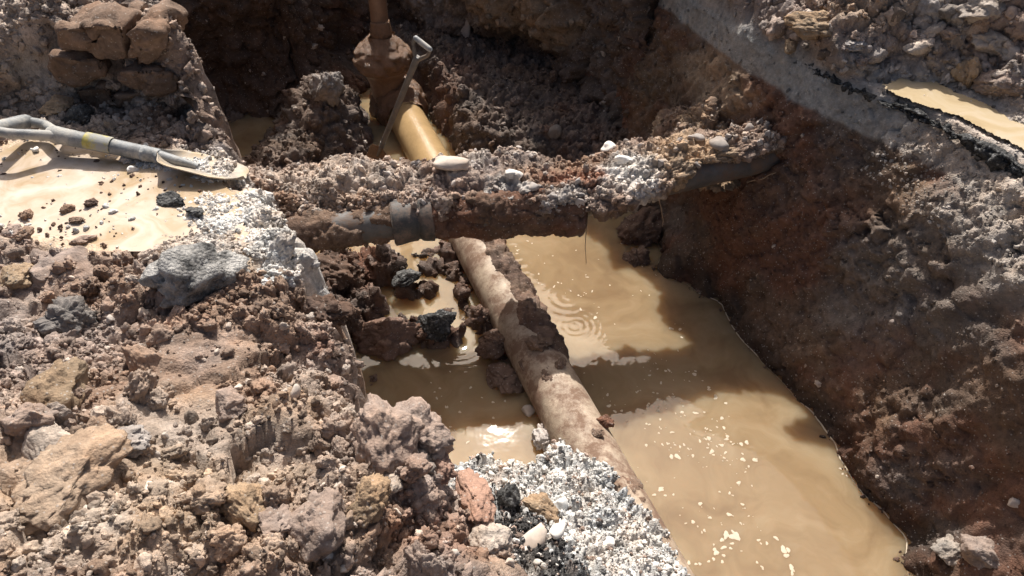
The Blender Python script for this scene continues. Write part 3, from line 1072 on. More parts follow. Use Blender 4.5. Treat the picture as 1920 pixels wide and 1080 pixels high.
puddle('puddle', [(-400, 245), (60, 255), (260, 282), (400, 300), (450, 375), (478, 455), (420, 490), (330, 470), (250, 480), (200, 490), (120, 475), (60, 445), (-60, 435), (-400, 430)],
       0.0095, M_PUDDLE, 'pale slurry puddle under the shovel on the left bank', 141)
puddle('puddle', [(1660, 160), (1700, 140), (1760, 150), (1830, 190), (1900, 225), (2000, 260), (2000, 330), (1920, 285), (1840, 240), (1760, 205), (1690, 180)],
       0.040, M_PUDDLE2, 'tan puddle above the black asphalt edge on the right', 142)

# ------------------------------------------------------------------ clod and stone shapes
def rock_mesh(name, seed, sub, angular, rough, mat, flat=1.0):
    bm = bmesh.new()
    bmesh.ops.create_icosphere(bm, subdivisions=sub, radius=1.0)
    V = np.array([v.co[:] for v in bm.verts])
    Fc = np.array([[v.index for v in f.verts] for f in bm.faces])
    bm.free()
    r = np.random.default_rng(seed)
    # cut by planes
    for k in range(angular):
        n = r.normal(size=3)
        n /= np.linalg.norm(n)
        d0 = r.uniform(0.55, 0.9)
        dd = V @ n - d0
        V = V - np.outer(np.clip(dd, 0, None) * 0.92, n)
    D = V / (np.linalg.norm(V, axis=1, keepdims=True) + 1e-9)
    Q = V + seed * 13.7
    h = 0.34 * fbm(Q * 1.1, 3, seed) + rough * (0.36 * facet(Q, 0.9, seed + 1, 0.15) + 0.26 * (lump(Q, 0.55, seed + 2) - 0.3))
    if sub >= 3:
        h = h + rough * (0.20 * facet(Q, 0.34, seed + 3, 0.35, jump=0.9))
    if sub >= 4:
        h = h + rough * (0.10 * (lump(Q, 0.16, seed + 6) - 0.3) + 0.07 * facet(Q, 0.1, seed + 5, 0.3) + 0.05 * fbm(Q * 14, 2, seed + 4))
    V = V + D * h[:, None]
    V = V * np.array([r.uniform(0.9, 1.25), r.uniform(0.8, 1.05), r.uniform(0.7, 0.9) * flat])
    V = V / np.quantile(np.abs(V).max(1), 0.97)
    return raw_mesh(name, V, Fc, None, mat)


CLOD = [rock_mesh('clod', 200 + k, 5, [6, 0, 9, 3, 7, 2, 10, 4][k], [0.8, 1.0, 0.5, 0.85, 0.65, 1.0, 0.42, 0.9][k], M_CLOD) for k in range(8)]
STONE = [rock_mesh('stone', 300 + k, 3, [5, 8, 3, 10][k], 0.12, M_STONE, 0.85) for k in range(4)]
CHIP = [rock_mesh('asphalt', 330 + k, 4, [6, 8][k], 0.8, M_ASPHALT, [1.0, 0.5][k]) for k in range(2)]
BLACKCHIP = [rock_mesh('asphalt', 340 + k, 4, [6, 8][k], 0.8, M_ASPHALT_CUT, [1.0, 0.5][k]) for k in range(2)]
crumb_col = bpy.data.collections.new('crumb_shapes')
for k in range(8):
    me = rock_mesh('crumb', 400 + k, 3, [4, 7, 2, 9, 5, 3, 8, 6][k], [1.5, 1.1, 1.7, 0.9, 1.4, 1.6, 1.0, 1.3][k], M_CRUMB)
    crumb_col.objects.link(bpy.data.objects.new('crumb_%d' % k, me))


def scatter_tree():
    ng = bpy.data.node_groups.new('scatter', 'GeometryNodeTree')
    ng.interface.new_socket('Geometry', in_out='INPUT', socket_type='NodeSocketGeometry')
    ng.interface.new_socket('Geometry', in_out='OUTPUT', socket_type='NodeSocketGeometry')
    nd, lk = ng.nodes, ng.links
    gi, go = nd.new('NodeGroupInput'), nd.new('NodeGroupOutput')
    ip = nd.new('GeometryNodeInstanceOnPoints')
    ci = nd.new('GeometryNodeCollectionInfo')
    ci.inputs['Collection'].default_value = crumb_col
    ci.inputs['Separate Children'].default_value = True
    ci.inputs['Reset Children'].default_value = True
    ip.inputs['Pick Instance'].default_value = True
    def attr(nm, tp):
        a = nd.new('GeometryNodeInputNamedAttribute')
        a.data_type = tp
        a.inputs['Name'].default_value = nm
        return a.outputs['Attribute']
    e2r = nd.new('FunctionNodeEulerToRotation')
    lk.new(attr('rot', 'FLOAT_VECTOR'), e2r.inputs[0])
    lk.new(gi.outputs[0], ip.inputs['Points'])
    lk.new(ci.outputs[0], ip.inputs['Instance'])
    lk.new(attr('idx', 'INT'), ip.inputs['Instance Index'])
    lk.new(e2r.outputs[0], ip.inputs['Rotation'])
    lk.new(attr('scl', 'FLOAT_VECTOR'), ip.inputs['Scale'])
    lk.new(ip.outputs[0], go.inputs[0])
    return ng


SCATTER = scatter_tree()


def scatter(name, label, P, size, C):
    n = len(P)
    me = bpy.data.meshes.new(name)
    me.vertices.add(n)
    me.vertices.foreach_set('co', (np.asarray(P, dtype=np.float32) * K).ravel())
    a = me.attributes.new('rot', 'FLOAT_VECTOR', 'POINT')
    a.data.foreach_set('vector', rng.uniform(0, 6.28, (n, 3)).astype(np.float32).ravel())
    a = me.attributes.new('scl', 'FLOAT_VECTOR', 'POINT')
    s = np.asarray(size)[:, None] * rng.uniform(0.75, 1.25, (n, 3)) * K
    a.data.foreach_set('vector', s.astype(np.float32).ravel())
    a = me.attributes.new('idx', 'INT', 'POINT')
    a.data.foreach_set('value', rng.integers(0, 8, n).astype(np.int32))
    a = me.attributes.new('col', 'FLOAT_COLOR', 'POINT')
    c = np.concatenate([C, np.zeros((n, 1))], 1).astype(np.float32)
    a.data.foreach_set('color', c.ravel())
    me.materials.append(M_CRUMB)
    o = link(bpy.data.objects.new(name, me))
    md = o.modifiers.new('scatter', 'NODES')
    md.node_group = SCATTER
    tag(o, label, kind='stuff')
    return o


def power(n, lo, hi, a=2.2):
    u = rng.random(n)
    return (lo ** (1 - a) + u * (hi ** (1 - a) - lo ** (1 - a))) ** (1 / (1 - a))


def pick(V, mask, n, weight=None):
    idx = np.where(mask)[0]
    if weight is not None:
        w = weight[idx] / weight[idx].sum()
        return rng.choice(idx, n, p=w)
    return rng.choice(idx, n)


def recolour(C, s=0.22, pale=0.1):
    k = rng.normal(1, s, (len(C), 1)).clip(0.5, 1.7)
    C = C * k
    m = rng.random(len(C)) < pale
    C[m] = C[m] * 0.4 + PALE * 0.75
    return C


# crumbs
V, n_, C, pm, d = surfaces['bank']
near = (V[:, 1] > 0.55) & (V[:, 1] < 2.65) & (V[:, 0] > -2.0) & (V[:, 0] < 0.1) & (d < 0.03)
i = pick(V, near & (pm < 0.3), 19000, 1.08 - surfaces['calm'])
scatter('soil_crumbs', 'small soil crumbs littering the near bank', V[i] + rng.normal(0, 0.002, (len(i), 3)), power(len(i), 0.003, 0.020, 2.5), recolour(C[i], 0.25, 0.06))
i = pick(V, (V[:, 1] > 2.1) & (V[:, 1] < 2.85) & (V[:, 0] > -1.8) & (V[:, 0] < -0.9) & (d < 0.02), 7000)
scatter('heap_gravel', 'gravel and crumbs on the heap behind the slurry puddle', V[i], power(len(i), 0.003, 0.022, 2.3), recolour(C[i], 0.25, 0.12))
i = pick(V, near & (pm >= 0.3), 700)
cc = np.where(rng.random((len(i), 1)) < 0.5, WHITE[None] * 0.8, DARK[None] * 1.6)
scatter('puddle_grit', 'grit and bits lying in the slurry puddle', V[i] + np.array([0, 0, 0.006]), power(len(i), 0.0025, 0.012, 2.4), cc)
for px, py, r1, r2, n0, cA in [(430, 400, 0.10, 0.09, 1500, WHITE * 0.9), (330, 312, 0.10, 0.03, 420, WHITE * 0.85), (370, 470, 0.12, 0.06, 700, PALE), (500, 440, 0.05, 0.09, 700, WHITE * 0.85), (525, 500, 0.04, 0.07, 400, WHITE * 0.8), (400, 325, 0.06, 0.05, 450, WHITE * 0.8)]:
    c = at(px, py, 0)
    w = blob(V, c[:2], (r1, r2), seed=px)
    i = pick(V, near & (w > 0.1), n0, w)
    scatter('pale_gravel', 'pale gravel strewn along the rim of the slurry puddle', V[i] + np.array([0, 0, 0.005]), power(len(i), 0.004, 0.014, 2.0), recolour(np.repeat(cA[None], len(i), 0), 0.15, 0.0))

V, n_, C, d = surfaces['gravel']
vis = (d < 0.05) & (V[:, 1] > 0.75) & (V[:, 1] < 1.75)
i = pick(V, vis, 15000)
cg = np.repeat((WHITE * 1.0)[None], len(i), 0)
dk = fbm(V[i] * 7, 4, 116) > 0.16
cg[dk] = np.where(rng.random((dk.sum(), 1)) < 0.3, BLACK[None] * 1.8, cg[dk])
for bx, by, bz in ((975, 1000, -0.54), (1040, 1060, -0.56), (945, 935, -0.58)):
    near_b = np.linalg.norm(V[i][:, :2] - at(bx, by, bz)[:2], axis=1) < 0.07 * (1 + 0.5 * rng.random(len(i)))
    cg[near_b & (rng.random(len(i)) < 0.8)] = BLACK * 1.5
br = rng.random(len(i)) < 0.16
cg[br] = MAUVE * 1.3
scatter('white_gravel', 'white dusted gravel grains covering the slope by the lower pipe', V[i] + n_[i] * 0.001, power(len(i), 0.002, 0.013, 2.7), recolour(cg * 0.85, 0.25, 0.0))

V, n_, C, hm, ow = surfaces['right']
s_, inner = surfaces['right_s']
vis = (hm > 0.3) & (s_ > 1.2) & (s_ < 4.4) & (inner < 1.0)
i = pick(V, vis, 13000)
scatter('spoil_crumbs', 'small crumbs of spoil on the ground above the right wall', V[i], power(len(i), 0.004, 0.045, 2.4), recolour(C[i] * 1.1, 0.25, 0.12))
vis = (hm < 0.3) & (ow < 0.3) & (inner < 0.5) & (s_ > 1.2) & (s_ < 3.0)
i = pick(V, vis, 900)
scatter('asphalt_grit', 'pale grit lying along the top of the asphalt edge', V[i], power(len(i), 0.003, 0.012, 2.2), recolour(np.repeat(PALE[None], len(i), 0), 0.3, 0.2))
vis = (ow > 0.7) & (s_ > 1.0) & (s_ < 4.0) & (V[:, 2] > WATER_Z)
i = pick(V, vis, 4200)
scatter('wall_crumbs', 'crumbs stuck in the right trench wall', V[i], power(len(i), 0.002, 0.012, 2.8), recolour(C[i], 0.25, 0.05))
vis = (ow > 0.5) & (s_ > 1.2) & (s_ < 2.2) & (V[:, 2] > -0.2)
i = pick(V, vis, 1500)
scatter('base_course_gravel', 'pale crumbled base course below the asphalt edge', V[i], power(len(i), 0.0025, 0.010, 2.4), recolour(np.repeat((PALE * 0.75)[None], len(i), 0), 0.2, 0.1))

wlp = surfaces['waterline']
i = rng.integers(0, len(wlp), 420)
i = i[np.argsort(fbm(wlp[i] * 5, 3, 133))]
i = i[:130]
scatter('waterline_crumbs', 'dark crumbs slumped at the waterline of the right wall', wlp[i] + np.stack([rng.normal(-0.002, 0.014, 130), rng.normal(0, 0.006, 130), rng.normal(-0.004, 0.003, 130)], 1), power(130, 0.002, 0.013, 2.5), recolour(np.repeat((DARK * 1.5)[None], 130, 0), 0.2, 0.0))
V, n_, C, up = surfaces['floor']
i = pick(V, (V[:, 2] > WATER_Z + 0.005) & (V[:, 1] < 4.6) & (V[:, 1] > 1.2), 7000)
scatter('wet_crumbs', 'dark wet crumbs on the mud banks in the water', V[i], power(len(i), 0.004, 0.022, 2.2), recolour(C[i], 0.25, 0.02))
V, _, C = surfaces['back']
i = pick(V, (V[:, 1] < 2.7) & (V[:, 2] > -0.4), 2600)
scatter('rim_crumbs', 'crumbs on the rim of the heap above the dark hollow', V[i], power(len(i), 0.004, 0.026, 2.2), recolour(np.repeat((MAUVE * 0.95)[None], len(i), 0), 0.25, 0.12))
i = pick(V, (V[:, 2] > -1.0) & (V[:, 2] < 0.1), 5000)
scatter('back_wall_crumbs', 'crumbs stuck in the shaded back wall', V[i], power(len(i), 0.005, 0.022, 2.3), recolour(C[i], 0.25, 0.05))


# ------------------------------------------------------------------ ragged asphalt edge above the right wall
def build_asphalt():
    ss = np.arange(0.9, 2.62, 0.006)
    nth = 40
    oo = 0.262 + 0.255 * (np.interp(ss, [0.9, 1.9, 2.15, 2.45, 2.7, 3.2], [1.75, 1.75, 1.6, 1.12, 1.0, 0.78]) - 1)
    base_x = wall_x(ss) + oo
    base_y = ss + oo * 0.12
    path = np.stack([base_x, base_y, np.full(len(ss), 0.004)], 1)
    path[:, 0] += 0.012 * fbm(path * 5, 3, 151)
    taper = 1 - sstep(2.05, 2.6, ss)
    th = np.linspace(0, 2 * np.pi, nth, endpoint=False)
    G, dirs, _ = tube_grid(path, 0.05, nth)
    t, side, nrm = frames(path)
    vary_ = 1 + 0.9 * fbm(path * 6, 3, 155)
    a = 0.026 * (0.35 + 0.65 * taper) * vary_
    b = 0.032 * (0.25 + 0.75 * taper) * vary_
    ce, se = np.cos(th), np.sin(th)
    sq = lambda v: np.sign(v) * np.abs(v) ** 0.6
    G = path[:, None] + a[:, None, None] * sq(ce)[None, :, None] * side[:, None] + b[:, None, None] * sq(se)[None, :, None] * nrm[:, None]
    P = G.reshape(-1, 3)
    dd = 0.030 * fbm(P * 14, 3, 152) + 0.034 * facet(P, 0.06, 153) + 0.018 * facet(P, 0.024, 154)
    topm = np.broadcast_to(np.clip(se, 0, 1)[None, :], G.shape[:2]).ravel()
    dd = dd * (1 - 0.6 * topm)
    V = P + dirs.reshape(-1, 3) * dd[:, None]
    o = sheet('asphalt_edge', V.reshape(G.shape), M_ASPHALT_CUT, close_v=True)
    tag(o, 'broken black asphalt edge along the top of the right wall', kind='structure')


build_asphalt()

# ------------------------------------------------------------------ pipes
def pipe_b():
    r = 0.098
    root_p = pb_point = PB0 + pb_dir * 1.2
    root = empty('water_main', root_p)
    tag(root, 'dusty tan main pipe lying half sunk along the muddy water', 'pipe')
    end = PB1 + pb_dir * 1.3
    L1 = np.linalg.norm(end - PB0)
    t = np.arange(0.95, L1, 0.02)
    path = PB0 + pb_dir[None] * t[:, None]
    o = tube('barrel', path, r, M_PIPE, root, nseg=64)
    rel(o, root_p)
    # clay-slicked far stretch
    t = np.arange(0.12, 0.97, 0.02)
    path = PB0 + pb_dir[None] * t[:, None]
    o = rel(tube('barrel', path, r + 0.002, M_YELLOW, root, nseg=64), root_p)
    o['label'] = 'clay-slicked shiny yellow far stretch of the pipe'
    # collar at its far end
    t = np.arange(-0.06, 0.24, 0.006)
    path = PB0 + pb_dir[None] * t[:, None]
    prof = r + 0.036 * (1 - sstep(0.10, 0.20, t)) + 0.014 * np.exp(-((t - 0.03) / 0.02) ** 2) + 0.022 * np.exp(-((t - 0.15) / 0.022) ** 2)
    G, dirs, th = tube_grid(path, prof, 72)
    P = G.reshape(-1, 3)
    V = P + dirs.reshape(-1, 3) * (0.030 * (lump(P, 0.09, 161) - 0.3) + 0.018 * (lump(P, 0.04, 162) - 0.3) + 0.006 * fbm(P * 40, 2, 163))[:, None]
    o = rel(sheet('collar', V.reshape(G.shape), M_WETCLAY, parent=root, close_v=True), root_p)
    # mud caked on the barrel
    t = np.arange(1.0, 3.6, 0.0085)
    path = PB0 + pb_dir[None] * t[:, None]
    nth = 110
    G, dirs, th = tube_grid(path, r, nth)
    P = G.reshape(-1, 3)
    T = np.repeat(t, nth)
    TH = np.tile(th, len(t))
    yy = P[:, 1]
    ang = np.cos(TH - math.pi / 2)     # 1 on top
    # right-hand top flank carries the thick slab
    c0, c1 = at(905, 455, -0.85)[1], at(1040, 660, -0.85)[1]
    slab = sstep(c1 - 0.06, c1 + 0.10, yy) * (1 - sstep(c0 + 0.1, c0 + 0.25, yy))
    right = np.cos(TH - math.radians(42 if np.cross(pb_dir, [0, 0, 1])[0] > 0 else 150))
    mslab = slab * sstep(0.35, 0.75, right + 0.5 * fbm(P * 8, 4, 164))
    patches = sstep(0.18, 0.42, fbm(P * 8, 4, 165)) * sstep(0.1, 0.6, ang) * 0.7
    near_end = (1 - sstep(1.35, 1.75, yy)) * 0.35
    thick = 0.026 * mslab + 0.012 * np.clip(patches, 0, 1) * (0.5 + near_end)
    rough = (0.026 * facet(P, 0.07, 166, 0.4) + 0.014 * facet(P, 0.03, 167, 0.4)) * np.clip(mslab + 0.6 * patches, 0, 1)
    rr = np.where(thick > 0.003, thick + rough, -0.006)
    V = P + dirs.reshape(-1, 3) * rr[:, None]
    C = earth_cols(P, 21, a=DARK * 1.5, b=BROWN * 0.85, c=RED * 0.8, d=PALE * 0.8, oc=0.5, gr=0.25)
    o = rel(sheet('mud_crust', V.reshape(G.shape), M_WALL, np.concatenate([C, 0.1 + 0 * C[:, :1]], 1), root, close_v=True), root_p)
    o['label'] = 'dark cracked mud caked along the top of the pipe'


pipe_b()

PA = [at(380, 462, -0.43), at(520, 446, -0.425), at(650, 428, -0.42), at(772, 412, -0.41), at(900, 398, -0.405), at(1000, 386, -0.40), at(1095, 374, -0.39), at(1220, 342, -0.37), at(1400, 300, -0.345), at(1480, 282, -0.34)]


def pipe_a():
    root_p = at(772, 412, -0.41)
    root = empty('service_pipe', root_p)
    tag(root, 'dark grey pipe crossing above the water under a ridge of rubble', 'pipe')
    path = resample(PA, 0.02)
    r = 0.063
    rel(tube('barrel', path, r, M_PLASTIC, root, nseg=48), root_p)
    # coupling between x=735 and 812
    a, b = at(735, 418, -0.412), at(812, 408, -0.408)
    dr = (b - a) / np.linalg.norm(b - a)
    Lc = np.linalg.norm(b - a)
    t = np.linspace(0, Lc, 30)
    prof = 0.080 + 0.004 * np.cos(t / Lc * 6.28) - 0.008 * np.exp(-((t - 0.63 * Lc) / 0.006) ** 2)
    prof[0] = prof[-1] = 0.074
    o = tube('coupling', a + dr[None] * t[:, None], prof, M_COUPLING, root, nseg=64)
    o['label'] = 'near-black ribbed coupling sleeve'
    rel(o, root_p)
    # clay-caked sleeve to the right of the coupling, with a blunt end
    a, b = at(806, 404, -0.41), at(1100, 396, -0.41)
    dr = (b - a) / np.linalg.norm(b - a)
    Lc = np.linalg.norm(b - a)
    t = np.linspace(0, Lc, 150)
    nth = 90
    prof = 0.086 * np.ones(len(t)) * np.clip(1 - ((t - Lc + 0.03) / 0.034).clip(0, 1) ** 3 * 0.9, 0.05, 1)
    G, dirs, th = tube_grid(a + dr[None] * t[:, None], prof, nth)
    P = G.reshape(-1, 3)
    st = np.stack([P[:, 0] * 3, P[:, 1] * 16, P[:, 2] * 16], 1)
    V = P + dirs.reshape(-1, 3) * (0.016 * fbm(st, 3, 171) + 0.026 * facet(P, 0.09, 172, 0.12) + 0.012 * facet(P, 0.035, 173, 0.25) + 0.005 * fbm(P * 50, 2, 176))[:, None]
    C = earth_cols(P, 22, a=BROWN * 0.55, b=RED * 0.75, c=RED * 0.9, d=MAUVE * 0.7)
    rel(sheet('clay_sleeve', V.reshape(G.shape), M_WALL, C, root, close_v=True), root_p)
    # soil stuck under and round the left stretch
    path = resample(PA[:4], 0.008)
    G, dirs, th = tube_grid(path, r, 80)
    P = G.reshape(-1, 3)
    w = np.repeat(sstep(0, 1, 1 - np.arange(len(path)) / (len(path) * 0.85)), 80)
    rr = (0.012 + 0.06 * w) * (0.6 + fbm(P * 7, 3, 174)) + 0.030 * facet(P, 0.08, 175, 0.15) + 0.014 * facet(P, 0.03, 177, 0.25) - 0.006
    V = P + dirs.reshape(-1, 3) * rr[:, None]
    C = earth_cols(P, 23, a=BROWN * 0.7, b=DARK * 1.5, c=MAUVE, d=GREY * 0.7)
    rel(sheet('mud_crust', V.reshape(G.shape), M_WALL, C, root, close_v=True), root_p)


pipe_a()


def soil_bridge():
    pts = [at(380, 400, -0.30), at(470, 355, -0.31), at(560, 335, -0.335), at(700, 330, -0.35), at(850, 322, -0.345), at(1000, 322, -0.34), at(1120, 318, -0.335), at(1240, 290, -0.31), at(1360, 262, -0.28), at(1480, 235, -0.25)]
    path = resample(pts, 0.0062) + np.array([0, -0.055, -0.028])
    n = len(path)
    path[:, 2] += 0.022 * sstep(0.66, 0.82, np.linspace(0, 1, n))
    path[:, 1] += 0.03 * sstep(0.66, 0.82, np.linspace(0, 1, n))
    nth = 190
    th = np.linspace(0, 2 * np.pi, nth, endpoint=False)
    t, side, nrm = frames(path)
    s = np.linspace(0, 1, n)
    a = np.interp(s, [0, 0.1, 0.3, 0.6, 0.8, 1], [0.15, 0.165, 0.175, 0.180, 0.125, 0.09])
    b = np.interp(s, [0, 0.1, 0.3, 0.6, 0.8, 1], [0.085, 0.090, 0.082, 0.080, 0.055, 0.05])
    ce, se = np.cos(th), np.sin(th)
    up = np.array([0, 0, 1.0])
    G = path[:, None] + a[:, None, None] * ce[None, :, None] * side[:, None] + b[:, None, None] * se[None, :, None] * up[None, None]
    dirs = ce[None, :, None] * side[:, None] * 0.6 + se[None, :, None] * up[None, None]
    P = G.reshape(-1, 3)
    D = dirs.reshape(-1, 3)
    D = D / np.linalg.norm(D, axis=1, keepdims=True)
    dd = 0.050 * fbm(P * 5, 3, 181) + 0.045 * facet(P, 0.10, 182, 0.15) + 0.024 * facet(P, 0.042, 183) + 0.014 * facet(P, 0.02, 184)
    V = P + D * dd[:, None]
    C = earth_cols(V, 25, a=MAUVE, b=BROWN * 0.9, c=MAUVE * 1.1, d=PALE * 0.95, oc=0.5, gr=0.9)
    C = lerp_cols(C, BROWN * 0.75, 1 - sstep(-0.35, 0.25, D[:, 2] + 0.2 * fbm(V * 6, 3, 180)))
    C = lerp_cols(C, PALE * 1.05, blob(V, at(640, 325, -0.29)[:2], (0.30, 0.10), seed=185) * 0.6)
    C = lerp_cols(C, RED * 1.35, blob(V, at(1085, 312, -0.27)[:2], (0.13, 0.06), seed=186, warp=0.5) * 0.9)
    C = lerp_cols(C, WHITE * 0.9, blob(V, at(1190, 300, -0.25)[:2], (0.12, 0.09), seed=187, warp=0.6) * 0.8)
    C = lerp_cols(C, WHITE * 0.75, blob(V, at(960, 330, -0.27)[:2], (0.09, 0.05), seed=188, warp=0.6) * 0.7)
    C = lerp_cols(C, OCHRE * 1.0, blob(V, at(1310, 262, -0.2)[:2], (0.16, 0.16), seed=189) * 0.85)
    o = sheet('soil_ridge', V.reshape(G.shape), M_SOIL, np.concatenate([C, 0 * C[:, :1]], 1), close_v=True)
    tag(o, 'ridge of loose rubbly soil lying on top of the crossing pipe', 'soil ridge')
    topv = D[:, 2] > 0.15
    i = pick(V, topv & (fbm(V * 6, 3, 196) > -0.12), 5500)
    scatter('ridge_crumbs', 'loose gravel and crumbs covering the soil ridge on the crossing pipe', V[i], power(len(i), 0.003, 0.018, 2.5), recolour(C[i] * 1.1, 0.25, 0.18))
    surfaces['ridge'] = (V, D, C)


soil_bridge()


# heap of spoil between ridge and right wall (behind the crossing pipe)
def spoil_mound(name, label, cat, c, r, h, seed, cols, res=0.009, power_=1.0):
    n = int(2.6 * max(r) / res)
    g = np.linspace(-1.3, 1.3, n)
    X, Y = np.meshgrid(c[0] + g * r[0], c[1] + g * r[1], indexing='ij')
    x, y = X.ravel(), Y.ravel()
    P2 = np.stack([x, y, 0 * x], 1)
    d = np.sqrt(((x - c[0]) / r[0]) ** 2 + ((y - c[1]) / r[1]) ** 2) + 0.22 * fbm(P2 * 5, 3, seed)
    z = c[2] + h * np.clip(1 - d, -0.4, 1) ** 1.0
    P = np.stack([x, y, z], 1)
    G = P.reshape(X.shape + (3,))
    nn = grid_normals(G).reshape(-1, 3)
    V = P + nn * (0.045 * facet(P, 0.12, seed + 1) + 0.030 * facet(P, 0.055, seed + 2) + 0.016 * facet(P, 0.022, seed + 3))[:, None]
    C = cols(V)
    o = sheet(name, V.reshape(G.shape), M_SOIL, np.concatenate([C, 0 * C[:, :1]], 1), keep=(d < 1.25).reshape(X.shape))
    tag(o, label, cat)
    return V, nn, C, d


def mound_cols(V):
    C = earth_cols(V, 27, a=BROWN, b=OCHRE * 0.9, c=OCHRE, d=MAUVE)
    C = lerp_cols(C, WHITE * 0.85, blob(V, at(1185, 195, -0.22)[:2], (0.07, 0.10), seed=191, warp=0.6) * 0.9)
    return C


mc = at(1315, 225, -0.34)
V, nn, C, d = spoil_mound('soil_heap', 'ochre and grey soil heap against the right wall above the crossing pipe', 'soil heap', (mc[0] + 0.03, mc[1], -0.42), (0.19, 0.28), 0.19, 190, mound_cols)
i = pick(V, d < 1.0, 1300)
scatter('heap_crumbs', 'crumbs on the ochre soil heap against the right wall', V[i], power(len(i), 0.004, 0.016, 2.2), recolour(C[i] * 1.1, 0.2, 0.1))


def corner_cols(V):
    return earth_cols(V, 29, a=MAUVE * 0.85, b=BROWN * 0.8, c=OCHRE * 0.8, d=PALE * 0.7)


qc = at(1840, 1075, -0.93)
V, nn, C, d = spoil_mound('soil_heap', 'small soil heap slumped into the water in the lower right corner', 'soil heap', (qc[0] + 0.05, qc[1] - 0.02, -1.02), (0.17, 0.20), 0.26, 290, corner_cols, res=0.006)
i = pick(V, d < 1.0, 900)
scatter('corner_crumbs', 'crumbs on the small heap in the lower right corner', V[i], power(len(i), 0.003, 0.014, 2.3), recolour(C[i], 0.2, 0.1))


# ------------------------------------------------------------------ riser pipe with its clay covered bell
def riser():
    bp = at(724, 150, -0.74)
    root = empty('riser_pipe', bp)
    tag(root, 'brown upright riser pipe with a wide clay covered bell at its foot', 'pipe')
    top = bp + np.array([-0.01, 0.10, 1.1])
    t = np.linspace(0.10, 1.0, 40)[:, None]
    rel(tube('barrel', bp + (top - bp) * t, 0.047, M_RISER, root, nseg=32), bp)
    zc = np.linspace(0.10, 0.22, 12)
    rr = 0.060 - 0.01 * np.abs(np.linspace(-1, 1, 12))
    rel(tube('neck_ring', bp[None] + np.stack([0 * zc, zc * 0.09, zc + 0.11], 1), rr, M_WETCLAY, root, nseg=32), bp)
    # bell: cone flaring upwards to a flange
    hz = np.array([-0.14, -0.08, 0.0, 0.06, 0.10, 0.13, 0.17, 0.21, 0.25])
    hr = np.array([0.075, 0.082, 0.095, 0.118, 0.142, 0.148, 0.130, 0.09, 0.055])
    zz = np.linspace(-0.14, 0.25, 60)
    rad = np.interp(zz, hz, hr)
    path = bp[None] + np.stack([0 * zz, zz * 0.09, zz], 1)
    G, dirs, th = tube_grid(path, rad, 80)
    P = G.reshape(-1, 3)
    clay = np.repeat(sstep(0.02, 0.08, zz), 80)
    V = P + dirs.reshape(-1, 3) * (clay * (0.040 * (lump(P, 0.10, 201) - 0.3) + 0.022 * (lump(P, 0.045, 202) - 0.3)) + 0.004 * fbm(P * 30, 2, 203))[:, None]
    G2 = V.reshape(G.shape)
    k = int(np.searchsorted(zz, 0.06))
    rel(sheet('bell', G2[:k + 1], M_RISER, parent=root, close_v=True), bp)
    o = rel(sheet('clay_coat', G2[k:], M_WETCLAY, parent=root, close_v=True), bp)
    o['label'] = 'wet glistening clay plastered over the bell'


riser()

